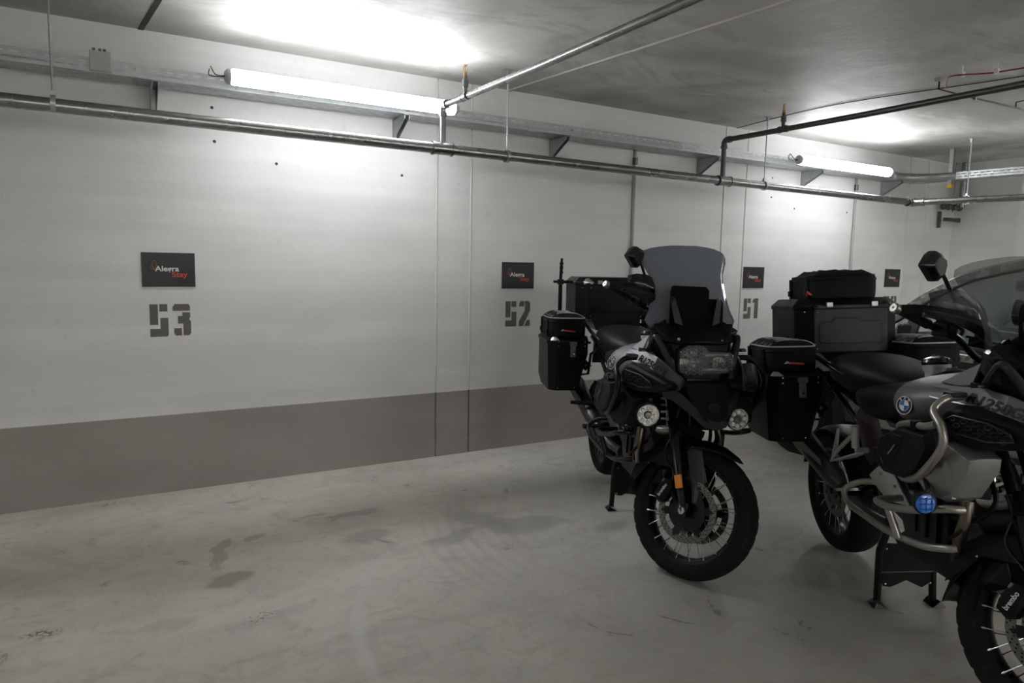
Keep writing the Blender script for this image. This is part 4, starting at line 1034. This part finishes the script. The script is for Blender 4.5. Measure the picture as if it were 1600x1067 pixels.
    rs = [ell(-.66, .10, 1.11, .99), ell(-.61, .16, 1.125, .97), ell(-.45, .19, 1.135, .95), ell(-.30, .195, 1.13, .94), ell(-.16, .17, 1.105, .95), ell(-.05, .12, 1.07, .97), ell(-.0, .07, 1.045, .98)]
    MB().loft(rs).build('passenger_seat', M_VINYL, root, sub=2)
    MB().hull([(-.30, .10, .90), (-.72, .10, .96), (-.72, .10, 1.02), (-.30, .10, .97)], sym=True).build('tail_section', M_BLACK, root, bevel=.01)
    mb = MB()
    for s in (-1, 1):
        mb.tube([(-.36, s * .17, 1.03), (-.46, s * .205, 1.07), (-.66, s * .20, 1.105), (-.90, s * .17, 1.11)], .012, 10, curve=5)
        mb.tube([(-.50, s * .14, .98), (-.52, s * .20, .93), (-.52, s * .215, .80), (-.72, s * .215, .76), (-.80, s * .21, .98), (-.56, s * .20, 1.0)], .009, 10)
    mb.hull([(-.60, .15, 1.08), (-1.0, .14, 1.08), (-.66, .17, 1.122 + c['tz']), (-1.0, .16, 1.122 + c['tz'])], sym=True)
    mb.build('luggage_rack', c['frame'], root)
    # ---- cowl and headlight
    dz = 0
    MB().hull([(.60, .19, 1.10), (.64, .185, 1.20), (.72, .20, 1.24), (.80, .15, 1.17), (.82, .12, 1.05), (.80, .15, 1.02), (.62, .16, 1.0), (.86, .08, .98)], sym=True).build('inner_fairing', M_BLACK, root, bevel=.008)
    MB().hull([(.70, .21, 1.21), (.68, .10, 1.262), (.69, .0, 1.27), (.80, .17, 1.165), (.835, .10, 1.155), (.84, .0, 1.165), (.74, .20, 1.15), (.80, .12, 1.14)], sym=True).build('front_cowl', M_BLACK, root, bevel=.006)
    MB().sphere((.812, -.105, 1.172), .008, 8).sphere((.812, .105, 1.165), .008, 8).build('bolt', M_SILVER, root)
    hc = .012
    # headlight shape: wide low lamp with a raised round lamp on one side
    HL = [(-.122, 1.055), (-.118, 1.128), (-.075, 1.150), (-.01, 1.150), (.028, 1.122), (.132, 1.116), (.150, 1.098), (.148, 1.035), (.118, 1.016), (-.10, 1.014), (-.118, 1.03)]
    mb = MB().prism([(.845, y, z) for y, z in HL], (-.07, 0, 0)); hl = mb.build('headlight', M_BLACK, root, bevel=.004)
    def inner(k): return [(.014 + (y - .014) * k, 1.08 + (z - 1.08) * k) for y, z in HL]
    MB().prism([(.8455, y, z) for y, z in inner(.88)], (.0015, 0, 0)).build('headlight_bowl', mat('headlight_bowl', (.03, .03, .032), .25, metal=.6), hl, smooth=False)
    for (y, z, r) in ((-.055, 1.098, .032), (-.055, 1.045, .026), (.075, 1.068, .034)):
        MB().lathe([(r, 0), (r * .92, .004), (r * .8, .002), (r * .5, .006), (.001, .010)], (.847, y, z), (1, 0, 0), 24).build('lamp_reflector', M_HLR, hl)
    mb = MB().hull([(.848, y, z) for y, z in ((-.11, 1.06), (-.11, 1.085), (.0, 1.078), (.0, 1.066))] + [(.852, -.06, 1.072)])
    mb.hull([(.848, y, z) for y, z in ((.01, 1.108), (.01, 1.096), (.125, 1.100), (.125, 1.108))] + [(.852, .06, 1.103)]).hull([(.848, y, z) for y, z in ((.0, 1.030), (.0, 1.040), (.12, 1.038), (.12, 1.030))] + [(.852, .06, 1.034)])
    mb.build('daylight_strip', mat('daylight_strip', (.35, .35, .36), .25, metal=.5), hl)
    MB().prism([(.862, y, z) for y, z in inner(.97)], (.003, 0, 0)).build('lens', M_GLASS, hl, smooth=False)
    # honeycomb guard
    mb = MB()
    def inside(y, z): return (-.108 < y < .008 and 1.022 < z < 1.142 and abs(z - 1.072) > .006) or (.018 < y < .130 and 1.044 < z < 1.092)
    cs = .0165
    for i in range(-14, 16):
        for j in range(-10, 12):
            y = i * cs * .95; z = 1.08 + (j + (i % 2) * .5) * cs * 1.0
            if not inside(y, z): continue
            P = [(.868, y + cs * .58 * math.cos(a * PI / 3), z + cs * .55 * math.sin(a * PI / 3)) for a in range(7)]
            mb.tube(P, .0010, 4, caps=False)
    mb.build('lens_guard', mat('guard_grey', (.30, .30, .31), .3, metal=.7), hl)
    mb = MB()
    for y, z in ((-.112, 1.118), (-.112, 1.04), (.138, 1.103), (.138, 1.035), (-.085, 1.022), (.10, 1.022)): mb.sphere((.864, y, z), .005, 8)
    mb.build('guard_screws', M_CHROME, hl)
    # louvres and beak
    mb = MB()
    for z, h in ((.998, .10), (.982, .098), (.966, .09), (.948, .08)): mb.hull([(.83, h, z), (.87 + (1 - z) * .6, h * .8, z - .004), (.83, h, z - .010), (.87 + (1 - z) * .6, h * .8, z - .012)], sym=True)
    mb.build('grille_slats', M_BLACKG, root)
    MB().hull([(.84, .14, .985), (.86, .12, .93), (.95, .10, .93), (1.03, .06, .855), (1.05, .04, .83), (1.0, .06, .81), (.86, .11, .89), (.90, .10, .98)], sym=True).build('beak', M_BLACK, root, bevel=.008)
    for s in (-1, 1):
        top = [(.845, .195, .945), (.90, .160, .965), (.96, .105, .915), (1.05, .035, .838), (1.06, 0, .832)]
        bot = [(.85, .185, .905), (.90, .160, .900), (.97, .105, .855), (1.03, .05, .800), (1.04, 0, .790)]
        q = [(x, s * y, z) for x, y, z in top]; w_ = [(x, s * y, z) for x, y, z in bot]
        mb = MB().loft([[a, b_, (b_[0] - .03, b_[1] * .93, b_[2] + .006), (a[0] - .03, a[1] * .9, a[2] - .006)] for a, b_ in zip(q, w_)])
        mb.build('beak_lip', M_DGREY, root, bevel=.003)
        MB().hull([(.83, s * .15, 1.10), (.85, s * .17, 1.06), (.87, s * .185, .96), (.90, s * .15, .94), (.88, s * .13, .96), (.85, s * .135, 1.08)]).build('beak_side', M_DGREY, root, bevel=.004)
    MB().lathe([(.001, 0), (.026, 0), (.028, .003), (.030, 0)], (1.008, 0, .885), (.75, 0, .65), 28).build('embossed_badge', M_BLACKG, root)
    # ---- windscreen
    dzs, dxs = (-.09, .03) if B2v else (0, 0)
    LV = [(1.20, .735, .185), (1.225, .73, .215), (1.25, .722, .228), (1.30, .702, .205), (1.36, .678, .192), (1.42, .648, .189), (1.47, .625, .192), (1.50, .61, .206), (1.53, .595, .222), (1.555, .582, .226), (1.575, .572, .219), (1.588, .566, .20), (1.600, .560, .165), (1.608, .556, .12), (1.614, .553, .06)]
    mb = MB(); g = []
    for z, x, hw in LV:
        g.append([mb.v((x + dxs - 1.1 * (hw * t) ** 2, hw * t, z + dzs)) for t in [k / 8 - 1 for k in range(17)]])
    for a, b_ in zip(g, g[1:]):
        for k in range(16): mb.f([a[k], a[k + 1], b_[k + 1], b_[k]])
    mb.build('windscreen', M_SMOKEL if B2v else M_SMOKE, root, solid=.004)
    # display and bracket behind the screen
    zz = dzs * .6; dpx = .125; dpy = -.040
    DM = Matrix.Translation(V((dpx, dpy, -.004)))
    mb = MB(DM).hull([(x, y, z + zz) for x in (.60, .625) for y, z in ((-.088, 1.24), (-.088, 1.40), (-.08, 1.425), (.085, 1.42), (.098, 1.405), (.098, 1.24))])
    mb.hull([(x, y, z + zz) for x in (.59, .615) for y, z in ((.08, 1.24), (.08, 1.365), (.165, 1.360), (.175, 1.34), (.178, 1.24))])
    mb.hull([(.58, -.05, 1.21 + zz), (.64, -.05, 1.21 + zz), (.58, -.05, 1.30 + zz), (.62, -.05, 1.28 + zz), (.58, .14, 1.21 + zz), (.64, .14, 1.21 + zz), (.58, .14, 1.30 + zz), (.62, .14, 1.28 + zz)])
    dp = mb.build('display_unit', mat('matt_black', (.003, .003, .003), .8, spec=.15), root, bevel=.006)
    for s in (-1, 1):
        MB(DM).hull([(.635, s * .105 + .03, 1.375 + zz), (.64, s * .125 + .03, 1.34 + zz), (.66, s * .11 + .03, 1.25 + zz), (.67, s * .07 + .03, 1.235 + zz), (.64, s * .09 + .03, 1.30 + zz), (.62, s * .12 + .03, 1.37 + zz)]).build('screen_bracket', M_BLACKM, dp, bevel=.003)
    # ---- handlebar group (turned with the fork)
    mb = MB(BMx)
    mb.tube([(-.088, -.455, .029), (-.06, -.31, .012), (-.02, -.20, -.005), (.0, -.10, -.045), (.0, 0, -.05), (.0, .10, -.045), (-.02, .20, -.005), (-.06, .31, .012), (-.088, .455, .029)], .0125, 14, curve=5)
    mb.hull([(x, y, z) for x in (-.04, .05) for y in (-.12, .12) for z in (-.10, -.075)]).hull([(x, y, z) for x in (-.022, .022) for y in (-.05, .05) for z in (-.09, -.025)])
    hb = mb.build('handlebar', M_BLACKM, root, bevel=.003)
    for s in (-1, 1):
        S = lambda P: [(x, s * y, z) for x, y, z in P]
        MB(BMx).tube(S([(-.090, .468, .030), (-.062, .33, .014)]), .0175, 16).build('grip', M_RUBBER, hb)
        MB(BMx).box((-.035, s * .265, .006), (.055, .07, .05)).hull(S([(-.06, .30, .03), (-.06, .23, .03), (.0, .30, .03), (.0, .23, .03), (-.05, .29, .05), (-.05, .24, .05)])).build('switchgear', M_BLACK, hb, bevel=.006)
        MB(BMx).tube(S([(.0, .22, .01), (.03, .30, .015), (.01, .42, .02), (-.01, .47, .02)]), .007, 8, curve=5).build('lever', M_BLACKM, hb)
        path = [(-.096, .482, .030), (-.05, .468, .036), (.0, .43, .040), (.05, .365, .038), (.078, .29, .026), (.085, .235, .008), (.075, .18, -.008)]
        hh = [.015, .017, .020, .023, .025, .024, .018]
        rings = [[(x + .006, s * y, z + h), (x + .012, s * (y + .004), z), (x + .004, s * y, z - h * 1.1), (x - .006, s * (y - .004), z - h), (x - .004, s * (y - .004), z + h * .9)] for (x, y, z), h in zip(path, hh)]
        hg = MB(BMx).loft(rings).build('hand_guard', M_BLACKM if not B2v else M_BLACK, hb, bevel=.003)
        dfl = [[(-.02, .43, .055), (-.03, .43, .10)], [(.02, .405, .062), (-.005, .40, .122)], [(.055, .35, .060), (.015, .345, .136)], [(.080, .29, .048), (.04, .275, .132)], [(.086, .245, .030), (.055, .225, .10)]]
        mb = MB(BMx); g = [[mb.v((x, s * y, z)) for x, y, z in [r0, tuple((r0[i] + r1[i]) / 2 + (.006 if i == 0 else 0) for i in range(3)), r1]] for r0, r1 in dfl]
        for a, b_ in zip(g, g[1:]):
            for k in range(2): mb.f([a[k], b_[k], b_[k + 1], a[k + 1]])
        mb.build('wind_deflector', M_BLACKG if not B2v else M_SMOKEB, hb, solid=.004)
        MB(BMx).lathe([(.004, .012), (.014, .012), (.018, .008), (.018, -.010), (.004, -.010)], (-.096, s * .485, .030), (-.25, s * .95, .1), 18).build('bar_end', M_DISC, hb)
        mb = MB(BMx).tube(S([(-.02, .255, .03), (.005, .261, .065), (-.03, .29, .14), (-.064, .329, .214)]), [.014, .009, .0075, .007], 12).sphere((-.064, s * .329, .214), .012, 10)
        mb.hull([(.0, s * .25, .03), (.03, s * .25, .04), (.02, s * .262, .085), (-.01, s * .27, .09), (.0, s * .28, .04)])
        ms = mb.build('mirror_stalk', M_BLACK, hb, bevel=.002)
        O6 = [(.436, .196), (.412, .240), (.385, .262), (.318, .262), (.300, .235), (.303, .19), (.325, .168), (.352, .160)]
        cyy, czz = .355, .212
        mb = MB(BMx).hull([(-.085, s * y, z) for y, z in O6] + [(-.062, s * (cyy + (y - cyy) * 1.0), z) for y, z in O6] + [(-.045, s * (cyy + (y - cyy) * .65), czz + (z - czz) * .62) for y, z in O6])
        mh = mb.build('mirror', M_BLACKG, hb, bevel=.010, seg=3)
        MB(BMx).prism([(-.0855, s * (cyy + (y - cyy) * .92), czz + (z - czz) * .9) for y, z in O6], (-.001, 0, 0)).build('mirror_glass', M_CHROME, mh, smooth=False)
    MB(BMx).cyl((.05, -.19, .0), (.05, -.19, .045), .022, 14).hull([(.02, -.21, .0), (.08, -.21, .0), (.02, -.16, .0), (.08, -.16, .0), (.02, -.21, -.03), (.08, -.16, -.03)]).build('brake_reservoir', M_BLACK, hb, bevel=.003)
    mb = MB(BMx).tube([(.02, -.23, .0), (.10, -.16, -.01), (.12, -.08, -.06), (.08, -.03, -.12)], .0045, 6, curve=5).tube([(.02, .23, .0), (.10, .16, -.01), (.12, .08, -.06), (.08, .03, -.12)], .0045, 6, curve=5)
    mb.build('control_cable', M_BLACK, hb)
    # ---- rear end
    MB().hull([(-.10, .10, .50), (-.10, .10, .60), (-.74, .14, .33), (-.74, .14, .42), (-.74, .10, .33), (-.70, .11, .45), (-.15, .05, .5), (-.15, .05, .6)]).build('swingarm', M_DGREY, root, bevel=.012)
    mb = MB().tube([(-.05, -.11, .40), (-.20, -.15, .42), (-.36, -.19, .50)], .026, 14, curve=5).tube([(-.36, -.19, .50), (-.42, -.20, .53), (-.80, -.225, .68), (-.86, -.228, .70)], [.028, .052, .060, .050], 20)
    mf = mb.build('muffler', mat('dark_muffler', (.10, .095, .09), .38, metal=.8), root)
    MB().hull([(-.46, -.245, .52), (-.78, -.29, .66), (-.46, -.25, .60), (-.78, -.29, .72), (-.5, -.23, .60), (-.5, -.22, .5)]).build('heat_shield', M_DISC if B2v else M_DGREY, mf, bevel=.006)
    MB().loft([[(-.752 + math.cos(a) * r, y, .368 + math.sin(a) * r) for y, r in ((-.09, .335), (-.05, .352), (0, .356), (.05, .352), (.09, .335), (.09, .330), (0, .350), (-.09, .330))] for a in [math.radians(d) for d in range(25, 166, 14)]]).build('rear_fender', M_BLACK, root)
    MB().hull([(-1.02, .06, .98), (-1.10, .05, .80), (-1.04, .06, .80), (-.98, .06, .95), (-.9, .08, 1.0)], sym=True).build('plate_holder', M_BLACK, root, bevel=.004)
    mb = MB()
    for z in (.82,): mb.hull([(-1.06, .045, .93), (-1.06, .045, .96), (-1.09, .04, .94)], sym=True)
    mb.build('tail_lamp', M_RED, root)
    # ---- centre stand
    mb = MB()
    for s in (-1, 1):
        mb.tube([(-.10, s * .10, .40), (-.15, s * .118, .26), (-.165, s * .125, .02)], [.017, .017, .016], 12)
        mb.hull([(-.20, s * .10, .003), (-.12, s * .10, .003), (-.20, s * .16, .003), (-.12, s * .16, .003), (-.185, s * .115, .035), (-.13, s * .145, .03), (-.21, s * .13, .012)])
    mb.tube([(-.150, -.12, .16), (-.150, .12, .16)], .010, 10)
    cs_ = mb.build('centre_stand', M_BLACKM, root, bevel=.002)
    mb = MB().prism([(-.135, -.115, .30), (-.135, -.06, .295), (-.135, .06, .295), (-.135, .11, .285), (-.15, .118, .115), (-.15, .07, .085), (-.15, .0, .12), (-.15, -.07, .09), (-.15, -.105, .095), (-.145, -.118, .15)], (-.004, 0, 0))
    mb.build('stand_plate', M_BLACK, cs_, bevel=.003)
    for p in ((-.128, -.10, .275), (-.142, -.10, .11), (-.142, .10, .11)): MB().sphere(p, .006, 8).build('bolt', M_CHROME, cs_)
    # ---- luggage
    for s in (-1, 1):
        side_case(root, s)
        soft_bag(root, (-.695, s * .355, 1.042), (.375, .255, .125), 'side_bag', red=(s < 0), side=s)
    tz = c['tz']; tx = -.675
    W, CH = .19, .075
    zb, zt = 1.118 + tz, 1.345 + tz
    mb = MB().hull([(tx, W, zb), (tx, W, zt), (tx - .07, W + CH, zb), (tx - .07, W + CH, zt), (tx - .40, W + CH, zt), (tx - .40, W + CH, zb)], sym=True)
    tc_ = mb.build('top_case', M_ALUB, root, bevel=.005)
    mb = MB().hull([(tx + .006, W, zt), (tx + .006, W, zt + .02), (tx - .07, W + CH + .006, zt), (tx - .07, W + CH + .006, zt + .02), (tx - .40, W + CH + .006, zt), (tx - .40, W + CH + .006, zt + .02), (tx - .04, W - .02, zt + .055), (tx - .09, W + CH - .03, zt + .055), (tx - .38, W + CH - .03, zt + .055)], sym=True)
    mb.build('lid', M_ALUB, tc_, bevel=.004)
    EM = [(-.155, 1.165), (-.165, 1.18), (-.165, 1.262), (-.155, 1.275), (-.10, 1.278), (-.085, 1.297), (.03, 1.297), (.045, 1.280), (.15, 1.280), (.16, 1.265), (.16, 1.18), (.15, 1.165)]
    MB().prism([(tx + .0045, y, z + tz) for y, z in EM], (-.006, 0, 0)).build('embossed_panel', M_ALUB, tc_, bevel=.003)
    for s in (-1, 1):
        MB().hull([(tx + .010, s * (W - .035), zt + .022), (tx + .010, s * W, zt + .022), (tx - .03, s * (W + .035), zt + .022), (tx - .03, s * (W - .01), zt + .048), (tx - .04, s * (W + .01), zt + .048), (tx + .010, s * (W - .02), zt + .006), (tx - .02, s * (W + .03), zt + .006)]).build('corner_guard', M_SILVER if not B2v else M_ALUB, tc_, bevel=.002)
        MB().box((tx + .01, s * .115, zt + .022), (.014, .034, .026)).build('hinge', M_DISC, tc_, bevel=.003)
        mb = MB()
        for z in (zb + .02, zt - .015): mb.sphere((tx + .002, s * (W - .015), z), .005, 8).sphere((tx - .03, s * (W + .035), z), .005, 8)
        mb.build('rivets', M_CHROME, tc_)
    if B2v:
        soft_bag(root, (tx - .20, -.01, zt + .055), (.36, .36, .120), 'top_bag', cords=False, side=-1)
        MB().tube([(tx - .05, -.205, zt + .075), (tx - .03, -.21, zt + .09), (tx - .01, -.20, zt + .075)], .006, 6).build('red_tag', M_RED, root)
    else:
        # telescopic pole clamped to the rack
        o = V((-.78, -.365, 1.27))
        mb = MB().tube([o + V((0, 0, -.10)), o + V((0, 0, .12)), o + V((0, 0, .125)), o + V((0, .003, .21)), o + V((0, .003, .215)), o + V((0, .006, .285))], [.014, .014, .011, .011, .013, .008], 12)
        for z in (.19, .222, .25): mb.sphere(o + V((0, .004, z)), .0145, 10, (1, 1, .8))
        pl = mb.build('camera_pole', M_BLACK, root)
        MB().box(o + V((0, .045, .125)), (.03, .08, .02)).box(o + V((0, 0, .125)), (.04, .04, .035)).cyl(o + V((0, -.02, .125)), o + V((0, -.05, .125)), .009, 10).build('pole_clamp', M_BLACKM, pl, bevel=.003)
    return root

motorcycle((2.7258, 3.0897, 0), (0, 0, math.radians(-113.325)), 'touring motorcycle nearer the wall with black crash bars, tall tinted screen and white fog lamps',
    dict(kind=1, steer=42.1, fdz=-.010, bdz=.02, bar=M_BLACKM, valve=M_BLACKM, plate=M_DISC, frame=M_BLACKM, tank=mat('silver_grey_paint', (.30, .31, .33), .40, metal=.3), fairing=M_LIGHTP, text=M_BLACK, trim=M_LIGHTP, tz=.03))
motorcycle((2.9957, 1.5369, .0104), (math.radians(2.718), math.radians(-3.313), math.radians(-121.451)), 'black touring motorcycle at the right edge with silver crash bars and blue-white roundel',
    dict(kind=2, steer=36.7, fdz=-.025, bdz=-.02, bar=M_NICKEL, valve=M_COVER, plate=M_SILVERP, frame=M_BLACKM, tank=M_GREY, fairing=mat('mid_grey_paint', (.15, .15, .155), .5, metal=.1), text=M_BLACK, trim=M_GREY, tz=.0))

# ------------------------------------------------------------------ the parked car
def car():
    x0, x1 = 4.90, 6.68; xc = (x0 + x1) / 2
    t = thing('car', 'silver-grey hatchback parked nose to the wall behind the right-hand motorcycle', 'car', (xc, 2.3, 0))
    def L(P): return [(x - xc, y - 2.3, z) for x, y, z in P]
    def both(P): return L(P) + L([(2 * xc - x, y, z) for x, y, z in P])
    prof = [(4.32, .32, .10), (4.42, .50, .10), (4.38, .70, .12), (4.15, .84, .06), (3.35, .98, .03), (2.90, 1.0, .02), (2.0, .97, .0), (1.0, 1.0, .0), (.35, 1.03, .02), (.18, .95, .08), (.12, .60, .10), (.20, .32, .12)]
    rings = []
    lo = MB()
    for inset, zf in ((.10, 0),): pass
    A = []
    for k, dx in ((0, .0), (1, .05)): pass
    lo.loft([[(-(x1 - x0) / 2 + d * (1 if i in (0,) else 0) + (i / 6) * (x1 - x0) + ((-d if i == 6 else 0)), y - 2.3 - (0), z) for y, z, d in [(p[0] - (.10 if i in (0, 6) and p[0] > 4 else 0) - (.0), p[1], p[2]) for p in prof]] for i in range(7)])
    body = lo.build('body', M_CARP, t, bevel=.03, seg=3)
    for y, nm in ((3.62, 'front'), (.92, 'rear')):
        for s in (-1, 1):
            xx = s * ((x1 - x0) / 2 - .10)
            w = MB().lathe([(.16, -.10), (.29, -.11), (.315, -.08), (.318, .08), (.29, .11), (.16, .10)], (xx, y - 2.3, .318), (1, 0, 0), 40).build('wheel', M_RUBBER, t)
            MB().lathe([(.02, s * .09), (.06, s * .10), (.20, s * .085), (.215, s * .11), (.20, s * .06)], (xx, y - 2.3, .318), (1, 0, 0), 30).build('wheel_trim', M_SILVER, w)
            MB().lathe([(.36, -.02), (.37, .03), (.30, .035)], (s * ((x1 - x0) / 2 - .005), y - 2.3, .36), (s, 0, 0), 30, a0=0, a1=2 * PI).build('wheel_arch', M_CARB, body)
    # roof and pillars; left and right
    RL = [(3.07, 1.08), (2.90, 1.205), (2.73, 1.345), (2.57, 1.445), (2.49, 1.488), (2.30, 1.545), (2.13, 1.585), (1.7, 1.61), (1.0, 1.58), (.5, 1.50)]
    INS = [.0, .03, .065, .09, .10, .115, .125, .13, .13, .14]
    top = [(y, z + .02, a + .05) for (y, z), a in zip(RL, INS)]
    mb = MB(); g = []
    for (y, z, a) in top[5:]:
        row = []
        for k in range(9):
            u = -1 + k / 4; row.append(mb.v(L([(xc + u * (xc - x0 - a), y, z + .05 * (1 - u * u))])[0]))
        g.append(row)
    for p, q in zip(g, g[1:]):
        for k in range(8): mb.f([p[k], p[k + 1], q[k + 1], q[k]])
    mb.build('roof', M_CARP, t, solid=.02)
    for s in (-1, 1):
        X = lambda a: xc + s * (xc - x0 - a)
        mb = MB().loft([[L([(X(a - .005), y + .02, z + .012)])[0], L([(X(a + .055), y + .03, z + .030)])[0], L([(X(a + .065), y - .01, z - .02)])[0], L([(X(a), y - .02, z - .035)])[0]] for (y, z), a in zip(RL, INS)])
        rp = mb.build('roof_rail', M_CARP, t)
        mb = MB().tube(L([(X(a - .008), y - .03, z - .035) for (y, z), a in zip(RL, INS)]), .010, 8); mb.build('window_seal', M_CARB, rp)
        # waist line, corner-window pillar, door pillars
        MB().tube(L([(X(-.002), 3.03, 1.035), (X(-.004), 2.72, 1.022), (X(-.004), 2.2, 1.0), (X(-.004), 1.2, 1.02), (X(.0), .5, 1.06)]), .016, 8).build('window_ledge', M_CARB, t)
        def pil(ya, yb, w, nm='pillar'):
            za = 1.02; 
            def rz(y):
                for (p, q) in zip(RL, RL[1:]):
                    if q[0] <= y <= p[0]:
                        u = (p[0] - y) / (p[0] - q[0]); i = RL.index(p); return p[1] + (q[1] - p[1]) * u, INS[i] + (INS[i + 1] - INS[i]) * u
                return 1.5, .13
            z1, i1 = rz(yb)
            MB().loft([[L([(X(.0), ya + w, za)])[0], L([(X(.0), ya - w, za)])[0], L([(X(.03), ya - w, za)])[0], L([(X(.03), ya + w, za)])[0]],
                       [L([(X(i1), yb + w * .8, z1 - .02)])[0], L([(X(i1), yb - w * .8, z1 - .02)])[0], L([(X(i1 + .03), yb - w * .8, z1 - .02)])[0], L([(X(i1 + .03), yb + w * .8, z1 - .02)])[0]]]).build('door_pillar', M_CARB, t)
        pil(2.81, 2.76, .045); pil(1.75, 1.65, .05); pil(.85, .75, .05)
        # side glass
        mb = MB(); top_ = [L([(X(a + .012), y, z - .03)])[0] for (y, z), a in zip(RL, INS)]; bot_ = [L([(X(.012), y, 1.02)])[0] for (y, z) in RL]
        T_ = [mb.v(p) for p in top_]; B_ = [mb.v(p) for p in bot_]
        for k in range(len(T_) - 1): mb.f([T_[k], T_[k + 1], B_[k + 1], B_[k]])
        mb.build('side_window', M_CARG, t, solid=.004)
        # door mirror
        mb = MB().hull(L([(X(-.05), 2.75, 1.035), (X(-.235), 2.76, 1.04), (X(-.245), 2.75, 1.11), (X(-.19), 2.76, 1.165), (X(-.06), 2.76, 1.155), (X(-.04), 2.76, 1.09), (X(-.09), 2.85, 1.06), (X(-.19), 2.85, 1.07), (X(-.14), 2.85, 1.13)]))
        dm = mb.build('door_mirror', M_CARP, t, bevel=.012, seg=3)
        MB().box(L([(X(-.14), 2.748, 1.095)])[0], (.15, .006, .09)).box(L([(X(-.02), 2.79, 1.035)])[0], (.08, .05, .03)).build('mirror_glass', M_CARB, dm)
        MB().box(L([(X(-.006), 2.15, .88)])[0], (.03, .18, .03)).build('door_handle', M_CARP, t, bevel=.008)
    # windscreen and rear window
    mb = MB(); g = []
    for (y, z), a in list(zip(RL, INS))[:6]:
        row = []
        for k in range(9):
            u = -1 + k / 4; row.append(mb.v(L([(xc + u * (xc - x0 - a - .05), y + .30 * (1 - u * u) * (1 if y > 2.5 else .6), z + .01 + .03 * (1 - u * u))])[0]))
        g.append(row)
    for p, q in zip(g, g[1:]):
        for k in range(8): mb.f([p[k], p[k + 1], q[k + 1], q[k]])
    mb.build('windscreen', M_CARG, t, solid=.004)
    MB().prism(L([(x0 + .2, .48, 1.52), (x1 - .2, .48, 1.52), (x1 - .08, .22, 1.05), (x0 + .08, .22, 1.05)]), (0, .006, 0)).build('rear_window', M_CARG, t)
    # interior
    MB().hull(both([(x0 + .06, 2.75, 1.0), (x0 + .06, 3.15, 1.03), (x0 + .08, 2.78, .80)])).build('dashboard', M_CARS, t, bevel=.02)
    for s in (-1, 1):
        cx_ = s * .37
        st = MB().hull([(cx_ + a, y, z) for a in (-.24, .24) for y, z in ((-.55, .45), (-.0, .42), (-.0, .58), (-.55, .60))]).hull([(cx_ + a, y, z) for a in (-.22, .22) for y, z in ((-.52, .55), (-.36, .55), (-.72, 1.18), (-.60, 1.20))]).build('front_seat', M_CARS, t, bevel=.05, seg=3)
        MB().hull([(cx_ + a, y, z) for a in (-.13, .13) for y, z in ((-.74, 1.24), (-.64, 1.25), (-.78, 1.42), (-.68, 1.43))]).cyl((cx_ - .06, -.68, 1.15), (cx_ - .06, -.70, 1.26), .008, 8).cyl((cx_ + .06, -.68, 1.15), (cx_ + .06, -.70, 1.26), .008, 8).build('headrest', M_CARS, st, bevel=.03, seg=3)
    MB().lathe([(.17, -.012), (.185, 0), (.17, .012), (.16, 0)], (-.37, .18, .98), (0, -.9, .45), 28, closed=True).build('steering_wheel', M_CARS, t)
    MB().box((0, -1.15, 1.0), (1.3, .12, .6)).box((0, -.95, .5), (1.3, .5, .2)).build('rear_seat', M_CARS, t, bevel=.05, seg=3)
    MB().box((0, .0, .30), (1.5, 3.0, .04)).build('cabin_floor', M_CARS, t)
    mb = MB().hull([(a, y, z) for a in (-.10, .10) for y, z in ((.20, 1.38), (.17, 1.42), (.20, 1.46))]); mb.build('rear_view_mirror', M_CARS, t)
    # lamps, grille and plate at the nose
    for s in (-1, 1):
        MB().hull([(s * a, y, z) for a, y, z in ((.55, 2.09, .66), (.80, 1.92, .68), (.82, 1.80, .80), (.60, 1.98, .80), (.70, 2.0, .72))]).build('head_lamp', M_GLASS, t)
        MB().box((s * .70, -2.17, .85), (.25, .04, .25)).build('rear_lamp', M_RED, t, bevel=.02)
    MB().box((0, 2.10, .55), (.9, .04, .18)).build('grille', M_CARB, t)
car()
